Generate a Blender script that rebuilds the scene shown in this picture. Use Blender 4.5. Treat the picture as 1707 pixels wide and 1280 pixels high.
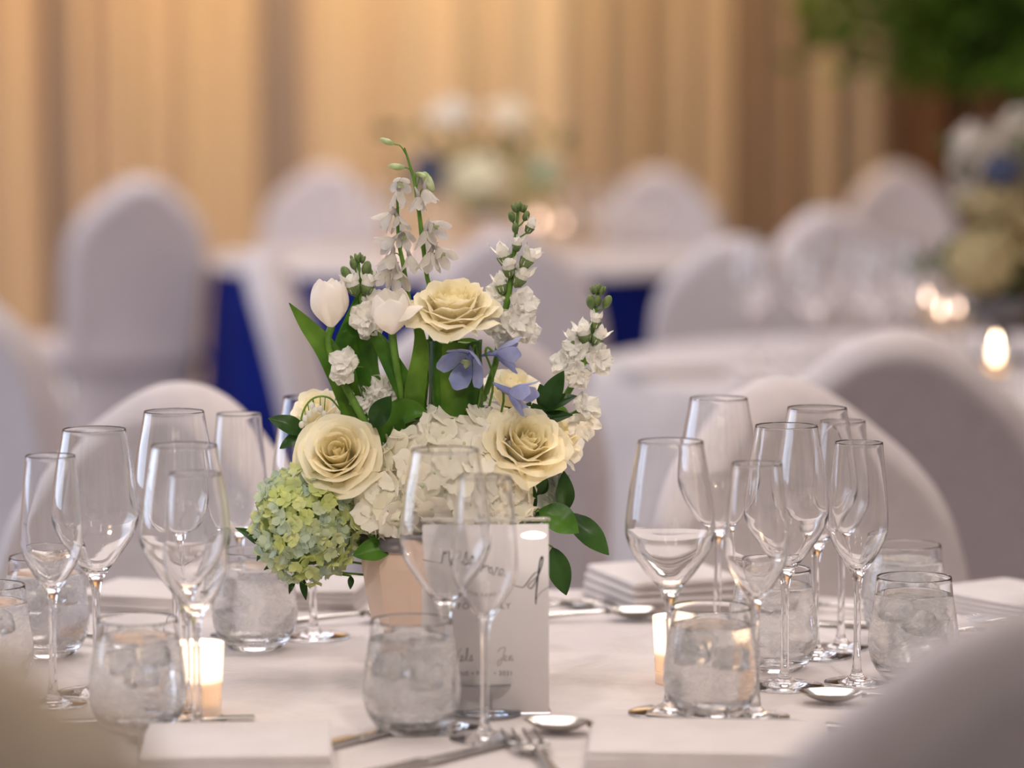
import bpy, math, random
from mathutils import Vector, Matrix, Quaternion

for o in list(bpy.data.objects):
    bpy.data.objects.remove(o)
scene = bpy.context.scene
COL = scene.collection
PI = math.pi
rnd = random.Random(7)

# ------------------------------------------------------------------ camera
F = 5600.0                      # focal length in pixels of a 1707 px wide frame
EYE = 1.30
PITCH = math.atan((640 - 117) / F)
TABLE = 0.75
cam_data = bpy.data.cameras.new('camera')
cam_data.sensor_width = 36.0
cam_data.lens = F / 1707.0 * 36.0
cam_data.dof.use_dof = True
cam_data.dof.focus_distance = 3.04
cam_data.dof.aperture_fstop = 2.75
cam_data.clip_start = 0.05
cam_data.clip_end = 60
cam = bpy.data.objects.new('camera', cam_data)
COL.objects.link(cam)
cam.location = (0, 0, EYE)
cam.rotation_euler = (PI / 2 - PITCH, 0, 0)
scene.camera = cam


def ray(px, py):
    x = (px - 853.5) / F
    z = (640 - py) / F
    c, s = math.cos(PITCH), math.sin(PITCH)
    return Vector((x, c + s * z, -s + c * z))


def P(px, py, d):
    r = ray(px, py)
    return Vector((0, 0, EYE)) + r * (d / r.y)


def PZ(px, py, z=TABLE):
    r = ray(px, py)
    return Vector((0, 0, EYE)) + r * ((z - EYE) / r.z)


# ------------------------------------------------------------------ light
scene.view_settings.view_transform = 'Standard'
scene.view_settings.look = 'None'
scene.view_settings.gamma = 1.0
scene.view_settings.use_curve_mapping = False
scene.view_settings.exposure = 0.0
cy = scene.cycles
cy.use_denoising = True
cy.max_bounces = 24
cy.diffuse_bounces = 4
cy.glossy_bounces = 8
cy.transmission_bounces = 24
cy.transparent_max_bounces = 16
cy.sample_clamp_indirect = 8.0
cy.blur_glossy = 0.3
cy.caustics_reflective = True
cy.caustics_refractive = True

world = bpy.data.worlds.new('world')
scene.world = world
world.use_nodes = True
world.node_tree.nodes['Background'].inputs[0].default_value = (0.92, 0.95, 1.0, 1)
world.node_tree.nodes['Background'].inputs[1].default_value = 0.17


def area(name, loc, target, sx, sy, power, color):
    l = bpy.data.lights.new(name, 'AREA')
    l.shape = 'RECTANGLE'
    l.size, l.size_y = sx, sy
    l.energy = power
    l.color = color
    o = bpy.data.objects.new(name, l)
    COL.objects.link(o)
    o.location = loc
    o.rotation_euler = (Vector(target) - Vector(loc)).to_track_quat('-Z', 'Y').to_euler()
    return o


# soft overhead light over the tables, daylight from the left, warm wash on the drapes
def spot(name, loc, target, half, power, color, r=.12):
    l = bpy.data.lights.new(name, 'SPOT')
    l.energy = power; l.color = color; l.spot_size = 2 * half; l.spot_blend = .6; l.shadow_soft_size = r
    o = bpy.data.objects.new(name, l)
    COL.objects.link(o)
    o.location = loc
    o.rotation_euler = (Vector(target) - Vector(loc)).to_track_quat('-Z', 'Y').to_euler()


area('ceiling_panel_light', (0.2, 3.9, 3.8), (0.2, 3.9, 0.7), 3.2, 2.2, 86, (1.0, 0.89, 0.84))
area('ceiling_panel_light', (-0.8, 8.9, 3.8), (-0.8, 8.9, 0.5), 4.0, 3.0, 128, (0.98, 0.91, 0.93))
area('front_fill_light', (0.6, -1.6, 3.0), (0.1, 3.0, 0.9), 2.4, 1.4, 13, (1.0, 0.88, 0.82))  # unseen fill light, added to lift surfaces facing the camera
# pin spots on the foreground centerpiece
spot('pin_spot_light', (0.9, -0.3, 3.8), (-0.02, 2.95, .86), math.radians(8), 200, (1.0, .90, .82), .16)
spot('pin_spot_light', (-1.1, 0.1, 3.8), (-0.02, 2.95, .86), math.radians(8), 150, (1.0, .90, .82), .16)
area('window_light', (-4.7, 5.4, 1.8), (0.0, 5.6, 0.7), 4.6, 2.2, 120, (0.62, 0.76, 1.0))
for (x, p, c, w) in ((-2.1, 11, (1.0, .42, .06), .9), (-1.2, 13, (1.0, .52, .14), .9), (-0.1, 23.5, (1.0, .66, .25), 1.1),
                     (0.75, 4.2, (1.0, .76, .50), .6), (1.7, 1.3, (1.0, .62, .34), .6)):
    area('curtain_wash_light', (x, 12.6, 3.4), (x, 14.0, 0.9), w, 0.3, p * 2.3, c)


# ------------------------------------------------------------------ helpers
def tag(o, label=None, cat=None, group=None, kind=None):
    if label: o['label'] = label
    if cat: o['category'] = cat
    if group: o['group'] = group
    if kind: o['kind'] = kind
    return o


def thing(name, label, cat, loc=(0, 0, 0), rotz=0.0, group=None):
    o = bpy.data.objects.new(name, None)
    o.empty_display_size = 0.05
    COL.objects.link(o)
    o.location = loc
    o.rotation_euler = (0, 0, rotz)
    return tag(o, label, cat, group)


def mesh(name, verts, faces, mat, smooth=True):
    me = bpy.data.meshes.new(name)
    me.from_pydata([tuple(v) for v in verts], [], faces)
    me.update()
    mats = mat if isinstance(mat, (list, tuple)) else [mat]
    for m in mats:
        me.materials.append(m)
    if smooth:
        me.polygons.foreach_set('use_smooth', [True] * len(me.polygons))
    return me


def link(name, me, parent=None, mtx=None):
    o = bpy.data.objects.new(name, me)
    COL.objects.link(o)
    if parent is not None:
        o.parent = parent
    if mtx is not None:
        o.matrix_local = mtx
    return o


def obj(name, verts, faces, mat, parent=None, smooth=True, mtx=None):
    return link(name, mesh(name, verts, faces, mat, smooth), parent, mtx)


def copy_tree(o, parent=None):
    c = o.copy()
    COL.objects.link(c)
    c.parent = parent
    if parent is not None:
        c.matrix_local = o.matrix_local
    for ch in list(o.children):
        copy_tree(ch, c)
    return c


def merge(parts):
    V, Fc = [], []
    for v, f in parts:
        n = len(V)
        V += [Vector(p) for p in v]
        Fc += [tuple(i + n for i in q) for q in f]
    return V, Fc


def xf(part, m):
    v, f = part
    return [m @ Vector(p) for p in v], f


def catmull(pts, n):
    out = []
    m = len(pts)
    for i in range(m - 1):
        p0 = pts[max(i - 1, 0)]; p1 = pts[i]; p2 = pts[i + 1]; p3 = pts[min(i + 2, m - 1)]
        for k in range(n):
            t = k / n
            out.append(tuple(0.5 * ((2 * b) + (-a + c) * t + (2 * a - 5 * b + 4 * c - d) * t * t + (-a + 3 * b - 3 * c + d) * t ** 3)
                             for a, b, c, d in zip(p0, p1, p2, p3)))
    out.append(tuple(pts[-1]))
    return out


def lathe(prof, seg=48, smooth_n=0, ang0=0.0):
    if smooth_n:
        prof = [(max(r, 0.0), z) for r, z in catmull(prof, smooth_n)]
    V, Fc, rings = [], [], []
    for r, z in prof:
        if r < 1e-6:
            rings.append([len(V)]); V.append(Vector((0, 0, z)))
        else:
            rings.append(list(range(len(V), len(V) + seg)))
            for k in range(seg):
                a = ang0 + 2 * PI * k / seg
                V.append(Vector((r * math.cos(a), r * math.sin(a), z)))
    for a, b in zip(rings[:-1], rings[1:]):
        if len(a) == 1 and len(b) == 1: continue
        for k in range(seg):
            k2 = (k + 1) % seg
            if len(a) == 1: Fc.append((a[0], b[k2], b[k]))
            elif len(b) == 1: Fc.append((a[k], a[k2], b[0]))
            else: Fc.append((a[k], a[k2], b[k2], b[k]))
    return V, Fc


def tube(pts, radii, seg=8, cap=True):
    pts = [Vector(p) for p in pts]
    n = len(pts)
    if not hasattr(radii, '__len__'): radii = [radii] * n
    V, Fc = [], []
    up = None
    for i, p in enumerate(pts):
        t = (pts[min(i + 1, n - 1)] - pts[max(i - 1, 0)])
        if t.length < 1e-9: t = Vector((0, 0, 1))
        t.normalize()
        if up is None:
            up = t.orthogonal().normalized()
        else:
            up = (up - t * up.dot(t))
            if up.length < 1e-6: up = t.orthogonal()
            up.normalize()
        s = t.cross(up)
        for k in range(seg):
            a = 2 * PI * k / seg
            V.append(p + (up * math.cos(a) + s * math.sin(a)) * radii[i])
    for i in range(n - 1):
        for k in range(seg):
            k2 = (k + 1) % seg
            Fc.append((i * seg + k, i * seg + k2, (i + 1) * seg + k2, (i + 1) * seg + k))
    if cap:
        Fc.append(tuple(reversed(range(seg))))
        Fc.append(tuple(range((n - 1) * seg, n * seg)))
    return V, Fc


def smooth_line(pts, n=6):
    return [Vector(p) for p in catmull([tuple(p) for p in pts], n)]


def ellipsoid(c, rx, ry, rz, nu=10, nv=7):
    V, Fc = lathe([(math.sin(PI * i / nv), -math.cos(PI * i / nv)) if 0 < i < nv else (0, -math.cos(PI * i / nv)) for i in range(nv + 1)], nu)
    c = Vector(c)
    return [Vector((v.x * rx, v.y * ry, v.z * rz)) + c for v in V], Fc


def rbox(sx, sy, sz, r=0.003, seg=3):
    """box centred in x,y with its base on z=0 and rounded edges: lofted rounded rectangles"""
    def rect(w, d, cr, n=5):
        out = []
        for cx, cyy, a0 in ((w - cr, d - cr, 0), (-(w - cr), d - cr, PI / 2), (-(w - cr), -(d - cr), PI), (w - cr, -(d - cr), 1.5 * PI)):
            for k in range(n + 1):
                a = a0 + PI / 2 * k / n
                out.append((cx + cr * math.cos(a), cyy + cr * math.sin(a)))
        return out
    rings = []
    for k in range(seg + 1):
        a = PI / 2 * k / seg
        ins = r * (1 - math.sin(a)); z = r * (1 - math.cos(a))
        rings.append((ins, z))
    rings += [(i, sz - z) for i, z in reversed(rings)]
    V, Fc = [], []
    m = None
    for ins, z in rings:
        ring = rect(sx / 2 - ins, sy / 2 - ins, max(r * 1.5, 0.0005))
        m = len(ring)
        V += [Vector((x, y, z)) for x, y in ring]
    for i in range(len(rings) - 1):
        for k in range(m):
            k2 = (k + 1) % m
            Fc.append((i * m + k, i * m + k2, (i + 1) * m + k2, (i + 1) * m + k))
    Fc.append(tuple(reversed(range(m))))
    Fc.append(tuple(range((len(rings) - 1) * m, len(rings) * m)))
    return V, Fc


def frame_to(direction, roll=0.0, loc=(0, 0, 0)):
    q = Vector(direction).normalized().to_track_quat('Z', 'Y')
    return Matrix.Translation(Vector(loc)) @ q.to_matrix().to_4x4() @ Matrix.Rotation(roll, 4, 'Z')


# ------------------------------------------------------------------ materials
def new_mat(name):
    m = bpy.data.materials.new(name)
    m.use_nodes = True
    nt = m.node_tree
    for n in list(nt.nodes): nt.nodes.remove(n)
    return m, nt, nt.nodes.new('ShaderNodeOutputMaterial')


def setin(n, **kw):
    for k, v in kw.items():
        k = k.replace('_', ' ')
        if k in n.inputs:
            n.inputs[k].default_value = v


def srgb(r, g, b):
    f = lambda c: (c / 255 / 12.92) if c / 255 <= 0.04045 else ((c / 255 + 0.055) / 1.055) ** 2.4
    return (f(r), f(g), f(b), 1)


def noise_col(nt, c1, c2, scale, coord='Object', detail=3, lo=.35, hi=.65, vec_scale=None):
    tc = nt.nodes.new('ShaderNodeTexCoord')
    nz = nt.nodes.new('ShaderNodeTexNoise')
    setin(nz, Scale=scale, Detail=detail)
    if vec_scale:
        mp = nt.nodes.new('ShaderNodeMapping')
        mp.inputs['Scale'].default_value = vec_scale
        nt.links.new(tc.outputs[coord], mp.inputs[0]); nt.links.new(mp.outputs[0], nz.inputs['Vector'])
    else:
        nt.links.new(tc.outputs[coord], nz.inputs['Vector'])
    cr = nt.nodes.new('ShaderNodeValToRGB')
    cr.color_ramp.elements[0].position = lo; cr.color_ramp.elements[0].color = c1
    cr.color_ramp.elements[1].position = hi; cr.color_ramp.elements[1].color = c2
    nt.links.new(nz.outputs[0], cr.inputs[0])
    return cr.outputs[0], nz


def cloth_mat(name, c, rough=.85, scale=40, amt=.06, sheen=.3, bump=.15, bscale=900, wrinkle=0.0, metallic=0.0, spec=.2):
    m, nt, out = new_mat(name)
    b = nt.nodes.new('ShaderNodeBsdfPrincipled')
    c2 = tuple(max(0, x * (1 - amt)) for x in c[:3]) + (1,)
    col, nz = noise_col(nt, c, c2, scale)
    nt.links.new(col, b.inputs['Base Color'])
    setin(b, Roughness=rough, Metallic=metallic)
    if 'Sheen Weight' in b.inputs: b.inputs['Sheen Weight'].default_value = sheen
    b.inputs['Specular IOR Level'].default_value = spec
    tc = nt.nodes.new('ShaderNodeTexCoord')
    n2 = nt.nodes.new('ShaderNodeTexNoise'); setin(n2, Scale=bscale, Detail=2)
    nt.links.new(tc.outputs['Object'], n2.inputs['Vector'])
    bp = nt.nodes.new('ShaderNodeBump'); setin(bp, Strength=bump, Distance=.0005)
    nt.links.new(n2.outputs[0], bp.inputs['Height'])
    last = bp
    if wrinkle:
        n3 = nt.nodes.new('ShaderNodeTexNoise'); setin(n3, Scale=7, Detail=3, Distortion=1.2)
        nt.links.new(tc.outputs['Object'], n3.inputs['Vector'])
        b2 = nt.nodes.new('ShaderNodeBump'); setin(b2, Strength=1.0, Distance=wrinkle)
        nt.links.new(n3.outputs[0], b2.inputs['Height']); nt.links.new(bp.outputs[0], b2.inputs['Normal'])
        last = b2
    nt.links.new(last.outputs[0], b.inputs['Normal'])
    nt.links.new(b.outputs[0], out.inputs[0])
    return m


def glass_mat(name, c=(1, 1, 1, 1), rough=0.0, ior=1.5, bump=0.0, bscale=120, bdist=.001):
    m, nt, out = new_mat(name)
    g = nt.nodes.new('ShaderNodeBsdfGlass')
    setin(g, Color=c, Roughness=rough, IOR=ior)
    if bump:
        tc = nt.nodes.new('ShaderNodeTexCoord')
        n2 = nt.nodes.new('ShaderNodeTexNoise'); setin(n2, Scale=bscale, Detail=4)
        nt.links.new(tc.outputs['Object'], n2.inputs['Vector'])
        bp = nt.nodes.new('ShaderNodeBump'); setin(bp, Strength=bump, Distance=bdist)
        nt.links.new(n2.outputs[0], bp.inputs['Height']); nt.links.new(bp.outputs[0], g.inputs['Normal'])
    nt.links.new(g.outputs[0], out.inputs[0])
    return m


def petal_mat(name, c1, c2, trans=.35, rough=.5, scale=60, center=None, crad=.03, tcol=None, random_tint=None):
    m, nt, out = new_mat(name)
    col, nz = noise_col(nt, c1, c2, scale)
    tc = nt.nodes.new('ShaderNodeTexCoord')
    if random_tint:
        oi = nt.nodes.new('ShaderNodeObjectInfo')
        rp = nt.nodes.new('ShaderNodeValToRGB')
        els = rp.color_ramp.elements
        for i, cc in enumerate(random_tint):
            p = i / (len(random_tint) - 1)
            if i < 2: e = els[i]; e.position = p
            else: e = els.new(p)
            e.color = cc
        # keep positions ordered
        for i, e in enumerate(sorted(els, key=lambda e: e.position)): pass
        nt.links.new(oi.outputs['Random'], rp.inputs[0])
        mx = nt.nodes.new('ShaderNodeMixRGB'); mx.inputs[0].default_value = .65
        nt.links.new(col, mx.inputs[1]); nt.links.new(rp.outputs[0], mx.inputs[2])
        col = mx.outputs[0]
    if center:
        vm = nt.nodes.new('ShaderNodeVectorMath'); vm.operation = 'MULTIPLY'; vm.inputs[1].default_value = (1, 1, 0)
        vl = nt.nodes.new('ShaderNodeVectorMath'); vl.operation = 'LENGTH'
        nt.links.new(tc.outputs['Object'], vm.inputs[0]); nt.links.new(vm.outputs[0], vl.inputs[0])
        mr = nt.nodes.new('ShaderNodeMapRange'); mr.inputs[1].default_value = crad * .1; mr.inputs[2].default_value = crad
        mr.inputs[3].default_value = 1.0; mr.inputs[4].default_value = 0.0
        nt.links.new(vl.outputs['Value'], mr.inputs[0])
        mx = nt.nodes.new('ShaderNodeMixRGB'); mx.inputs[2].default_value = center
        nt.links.new(mr.outputs[0], mx.inputs[0]); nt.links.new(col, mx.inputs[1])
        col = mx.outputs[0]
    b = nt.nodes.new('ShaderNodeBsdfPrincipled')
    setin(b, Roughness=rough)
    b.inputs['Specular IOR Level'].default_value = .25
    nt.links.new(col, b.inputs['Base Color'])
    t = nt.nodes.new('ShaderNodeBsdfTranslucent')
    nt.links.new(col, t.inputs['Color'])
    mix = nt.nodes.new('ShaderNodeMixShader'); mix.inputs[0].default_value = trans
    n2 = nt.nodes.new('ShaderNodeTexNoise'); setin(n2, Scale=scale * 5, Detail=3)
    nt.links.new(tc.outputs['Object'], n2.inputs['Vector'])
    bp = nt.nodes.new('ShaderNodeBump'); setin(bp, Strength=.35, Distance=.001)
    nt.links.new(n2.outputs[0], bp.inputs['Height']); nt.links.new(bp.outputs[0], b.inputs['Normal'])
    nt.links.new(b.outputs[0], mix.inputs[1]); nt.links.new(t.outputs[0], mix.inputs[2])
    nt.links.new(mix.outputs[0], out.inputs[0])
    return m


def emit_mat(name, c, s):
    m, nt, out = new_mat(name)
    e = nt.nodes.new('ShaderNodeEmission'); e.inputs[0].default_value = c; e.inputs[1].default_value = s
    nt.links.new(e.outputs[0], out.inputs[0])
    return m


def simple_mat(name, c, rough=.5, metallic=0.0, spec=.5, amt=.1, scale=30):
    return cloth_mat(name, c, rough=rough, scale=scale, amt=amt, sheen=0, bump=.05, metallic=metallic, spec=spec)


M = {}
M['linen'] = cloth_mat('white_linen', srgb(209, 200, 197), wrinkle=.012)
M['napkin'] = cloth_mat('napkin_cotton', srgb(212, 204, 201), wrinkle=.003)
M['spandex'] = cloth_mat('white_spandex', srgb(208, 199, 198), rough=.6, sheen=.1, spec=.3)
M['spandex_shadow'] = M['spandex']
M['royal'] = cloth_mat('royal_blue_satin', srgb(6, 28, 112), rough=.6, amt=.25, scale=6, spec=.12, sheen=0)
M['glass'] = glass_mat('clear_glass', ior=1.48)
def milky(name, c, f, rough, ior, bump, bscale, bdist):
    m = glass_mat(name, rough=rough, ior=ior, bump=bump, bscale=bscale, bdist=bdist)
    nt = m.node_tree
    g = [n for n in nt.nodes if n.type == 'BSDF_GLASS'][0]
    out = [n for n in nt.nodes if n.type == 'OUTPUT_MATERIAL'][0]
    t = nt.nodes.new('ShaderNodeBsdfTranslucent'); t.inputs[0].default_value = c
    d = nt.nodes.new('ShaderNodeBsdfDiffuse'); d.inputs[0].default_value = c
    a = nt.nodes.new('ShaderNodeMixShader'); a.inputs[0].default_value = .5
    nt.links.new(t.outputs[0], a.inputs[1]); nt.links.new(d.outputs[0], a.inputs[2])
    b = nt.nodes.new('ShaderNodeMixShader')
    tc = nt.nodes.new('ShaderNodeTexCoord'); nz = nt.nodes.new('ShaderNodeTexNoise'); setin(nz, Scale=45, Detail=4)
    nt.links.new(tc.outputs['Object'], nz.inputs['Vector'])
    mr = nt.nodes.new('ShaderNodeMapRange'); mr.inputs[1].default_value = .3; mr.inputs[2].default_value = .7
    mr.inputs[3].default_value = f - .16; mr.inputs[4].default_value = f + .16
    nt.links.new(nz.outputs[0], mr.inputs[0]); nt.links.new(mr.outputs[0], b.inputs[0])
    nt.links.new(g.outputs[0], b.inputs[1]); nt.links.new(a.outputs[0], b.inputs[2])
    nt.links.new(b.outputs[0], out.inputs[0])
    return m


M['water'] = milky('iced_water', (.93, .92, .91, 1), .10, .0, 1.2, .10, 60, .003)
M['ice'] = milky('ice', (.95, .95, .95, 1), .2, .1, 1.2, .4, 150, .002)
M['frost'] = milky('frosted_votive_glass', (1, .97, .94, 1), .72, .3, 1.3, 0, 50, .001)
M['acrylic'] = glass_mat('clear_acrylic', c=(.98, .99, 1, 1), rough=0.0, ior=1.45)
M['steel'] = simple_mat('polished_steel', (.62, .60, .57, 1), rough=.16, metallic=1.0)
M['paper'] = simple_mat('sign_paper', srgb(230, 223, 220), rough=.6, amt=.02)
M['paper'].node_tree.nodes['Principled BSDF'].inputs['Coat Weight'].default_value = .25
M['paper'].node_tree.nodes['Principled BSDF'].inputs['Coat Roughness'].default_value = .03
M['ink'] = simple_mat('black_ink', srgb(38, 34, 38), rough=.5)
M['ink_grey'] = simple_mat('grey_ink', srgb(120, 112, 110), rough=.6)
M['ceramic'] = simple_mat('blush_ceramic', srgb(218, 192, 172), rough=.45, amt=.05)
M['pewter'] = simple_mat('pewter_rim', srgb(120, 116, 120), rough=.35, metallic=.4)
M['foam'] = simple_mat('floral_foam', srgb(34, 52, 26), rough=.95)
M['wax'] = petal_mat('candle_wax', srgb(250, 232, 205), srgb(250, 236, 215), trans=.6)
M['flame'] = emit_mat('candle_flame', (1.0, .72, .45, 1), 40)
M['flame_dim'] = emit_mat('candle_flame_dim', (1.0, .70, .52, 1), 11)
M['flame_far'] = emit_mat('candle_flame_small', (1.0, .68, .52, 1), 9)
M['wick'] = simple_mat('wick', srgb(40, 30, 25))
M['rose'] = petal_mat('cream_rose_petal', srgb(255, 249, 226), srgb(254, 244, 212), trans=.42, center=srgb(255, 246, 208), crad=.024)
M['rose_pale'] = petal_mat('pale_rose_petal', srgb(255, 251, 240), srgb(252, 246, 228), trans=.42, center=srgb(252, 242, 205), crad=.03)
M['tulip'] = petal_mat('white_tulip_petal', srgb(252, 247, 240), srgb(248, 240, 230), trans=.4, scale=40)
M['hyd_white'] = petal_mat('white_hydrangea_petal', srgb(252, 248, 236), srgb(246, 240, 222), trans=.35,
                           random_tint=[srgb(252, 248, 238), srgb(246, 242, 218), srgb(252, 246, 236)])
M['hyd_green'] = petal_mat('green_blue_hydrangea_petal', srgb(222, 228, 160), srgb(204, 218, 176), trans=.4,
                           random_tint=[srgb(206, 218, 120), srgb(232, 234, 170), srgb(184, 206, 214), srgb(214, 222, 132)])
M['stock'] = petal_mat('white_stock_petal', srgb(250, 247, 240), srgb(240, 237, 226), trans=.3)
M['bud'] = petal_mat('pale_green_bud', srgb(226, 232, 196), srgb(170, 190, 120), trans=.3, scale=90)
M['bud_green'] = petal_mat('green_bud', srgb(136, 154, 100), srgb(98, 122, 70), trans=.2, scale=120)
M['delph'] = petal_mat('white_delphinium_petal', srgb(232, 227, 216), srgb(212, 206, 202), trans=.5)
M['delph_blue'] = petal_mat('blue_delphinium_petal', srgb(180, 186, 226), srgb(150, 158, 212), trans=.45)
M['stem'] = petal_mat('green_stem', srgb(112, 152, 62), srgb(88, 128, 48), trans=.1)
M['leaf_bright'] = petal_mat('tulip_leaf', srgb(104, 142, 46), srgb(66, 104, 30), trans=.25, rough=.35, scale=25)
M['leaf_dark'] = petal_mat('dark_glossy_leaf', srgb(52, 84, 36), srgb(32, 60, 24), trans=.15, rough=.3, scale=30)
M['leaf_mid'] = petal_mat('mid_green_leaf', srgb(82, 126, 40), srgb(52, 94, 28), trans=.25, rough=.35, scale=30)
M['leaf_tree'] = petal_mat('tree_leaf', srgb(84, 122, 26), srgb(44, 74, 12), trans=.25, rough=.6, scale=4)
M['miller'] = petal_mat('silver_leaf', srgb(190, 198, 188), srgb(140, 156, 150), trans=.1, rough=.8)
M['curtain'] = None


def curtain_mat(name, c, trans=.25):
    m, nt, out = new_mat(name)
    col, _ = noise_col(nt, c, tuple(x * .92 for x in c[:3]) + (1,), 3, vec_scale=(8, 8, .3))
    b = nt.nodes.new('ShaderNodeBsdfPrincipled'); setin(b, Roughness=.7)
    b.inputs['Specular IOR Level'].default_value = .2
    nt.links.new(col, b.inputs['Base Color'])
    t = nt.nodes.new('ShaderNodeBsdfTranslucent'); nt.links.new(col, t.inputs['Color'])
    mx = nt.nodes.new('ShaderNodeMixShader'); mx.inputs[0].default_value = trans
    nt.links.new(b.outputs[0], mx.inputs[1]); nt.links.new(t.outputs[0], mx.inputs[2])
    nt.links.new(mx.outputs[0], out.inputs[0])
    return m


# ------------------------------------------------------------------ room
def quad_obj(name, a, b, c, d, mat, th=None):
    o = obj(name, [a, b, c, d], [(0, 1, 2, 3)], mat, smooth=False)
    return tag(o, kind='structure')


def slab(name, x0, x1, y0, y1, z0, z1, mat):
    V = [Vector((x, y, z)) for z in (z0, z1) for y in (y0, y1) for x in (x0, x1)]
    Fc = [(0, 2, 3, 1), (4, 5, 7, 6), (0, 1, 5, 4), (2, 6, 7, 3), (0, 4, 6, 2), (1, 3, 7, 5)]
    return tag(obj(name, V, Fc, mat, smooth=False), kind='structure')


wall_paint = simple_mat('warm_wall_paint', srgb(214, 200, 188), rough=.8, scale=2)
ceil_paint = simple_mat('ceiling_paint', srgb(225, 215, 205), rough=.9, scale=2)
carpet = cloth_mat('grey_lavender_carpet', srgb(168, 158, 162), rough=.95, scale=5, amt=.2, bump=.6, bscale=300)
slab('floor', -5, 5, -2.6, 15.2, -.1, 0, carpet)
slab('ceiling', -5, 5, -2.6, 15.2, 4.0, 4.1, ceil_paint)
slab('wall_back', -5, 5, 15.0, 15.2, 0, 4.0, wall_paint)
slab('wall_left', -5.2, -5, -2.6, 15.2, 0, 4.0, wall_paint)
slab('wall_right', 5, 5.2, -2.6, 15.2, 0, 4.0, wall_paint)

# floor-length drapes along the back: one object for every panel, pleats are real geometry
CY = 14.0
ivory = curtain_mat('ivory_drape', srgb(226, 214, 196))
taupe = curtain_mat('unlit_taupe_drape', srgb(164, 158, 160))  # same drape fabric, greyed in colour where no uplight reaches
beige = curtain_mat('dim_beige_drape', srgb(196, 180, 160))  # beige to dark brown: weaker uplight on the right put into the drape colour
brown = curtain_mat('dim_brown_drape', srgb(164, 144, 126))
dark = curtain_mat('dimmest_brown_drape', srgb(128, 98, 78))
panels = [(-1140, -900, ivory, 'ivory drape panel in the left corner, outside the photo'),
          (-900, -660, ivory, 'second ivory drape panel from the left corner, outside the photo'),
          (-660, -430, ivory, 'third ivory drape panel from the left corner, outside the photo'),
          (-430, -180, ivory, 'far left ivory drape panel, mostly past the frame edge'),
          (-180, 78, ivory, 'amber-lit drape panel at the left edge of the photo'),
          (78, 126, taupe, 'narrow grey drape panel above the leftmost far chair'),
          (126, 225, ivory, 'amber drape panel right of the narrow grey drape'),
          (225, 432, ivory, 'wide peach-gold drape panel left of the wide grey drape'),
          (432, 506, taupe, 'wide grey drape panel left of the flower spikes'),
          (506, 600, ivory, 'gold drape panel just right of the wide grey drape'),
          (600, 790, ivory, 'bright yellow drape panel behind the far centerpiece, its left half'),
          (790, 965, ivory, 'bright yellow drape panel behind the far centerpiece, its right half'),
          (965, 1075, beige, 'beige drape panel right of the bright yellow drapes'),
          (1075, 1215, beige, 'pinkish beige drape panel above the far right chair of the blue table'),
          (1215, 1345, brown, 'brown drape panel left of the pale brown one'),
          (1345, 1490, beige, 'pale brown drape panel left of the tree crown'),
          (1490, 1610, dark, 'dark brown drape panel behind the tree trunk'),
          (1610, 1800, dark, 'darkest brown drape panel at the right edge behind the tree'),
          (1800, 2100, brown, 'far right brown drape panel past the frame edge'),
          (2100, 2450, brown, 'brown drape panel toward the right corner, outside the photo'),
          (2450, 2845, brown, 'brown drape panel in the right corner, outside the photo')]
mpp = CY / F
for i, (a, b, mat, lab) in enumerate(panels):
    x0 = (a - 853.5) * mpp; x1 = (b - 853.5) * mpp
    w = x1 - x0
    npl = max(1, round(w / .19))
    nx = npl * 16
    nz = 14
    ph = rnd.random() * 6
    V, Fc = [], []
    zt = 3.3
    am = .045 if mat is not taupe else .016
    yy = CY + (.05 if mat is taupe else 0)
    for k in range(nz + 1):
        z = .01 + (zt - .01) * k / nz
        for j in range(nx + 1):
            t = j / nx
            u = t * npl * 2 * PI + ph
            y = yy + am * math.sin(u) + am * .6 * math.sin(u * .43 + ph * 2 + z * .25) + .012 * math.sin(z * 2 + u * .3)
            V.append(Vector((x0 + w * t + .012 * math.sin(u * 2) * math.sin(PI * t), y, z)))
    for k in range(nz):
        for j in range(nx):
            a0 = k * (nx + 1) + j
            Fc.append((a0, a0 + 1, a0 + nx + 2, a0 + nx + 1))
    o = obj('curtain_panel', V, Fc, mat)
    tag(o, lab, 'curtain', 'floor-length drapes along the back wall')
V, Fc = tube([(-5 + .02, CY, 3.33), (4.98, CY, 3.33)], .025, 10)
tag(obj('curtain_rod', V, Fc, M['steel']), kind='structure')

# ceiling downlights (they make the small sparkles in the glasses)
lamp_emit = emit_mat('downlight_lens', (1.0, .88, .76, 1), 110)
white_metal = simple_mat('white_metal', srgb(220, 215, 210), rough=.4)
for k, (x, y) in enumerate([(-1.7, 1.2), (0.5, 0.3), (1.9, 1.6), (-2.0, 3.6), (2.3, 3.4), (-1.4, 6.0), (1.6, 6.2), (-.9, -1.2), (-2.2, 9.5), (2.2, 9.5)]):
    t = thing('downlight', 'round recessed ceiling downlight', 'lamp', (x, y, 4.0), 0, 'recessed downlights in the ceiling')
    V, Fc = lathe([(.085, 0), (.085, -.012), (.07, -.014), (.066, -.004), (.066, 0)], 24)
    obj('trim_ring', V, Fc, white_metal, t)
    V, Fc = lathe([(0, -.006), (.064, -.006)], 24)
    obj('lens', V, Fc, lamp_emit, t)


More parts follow.
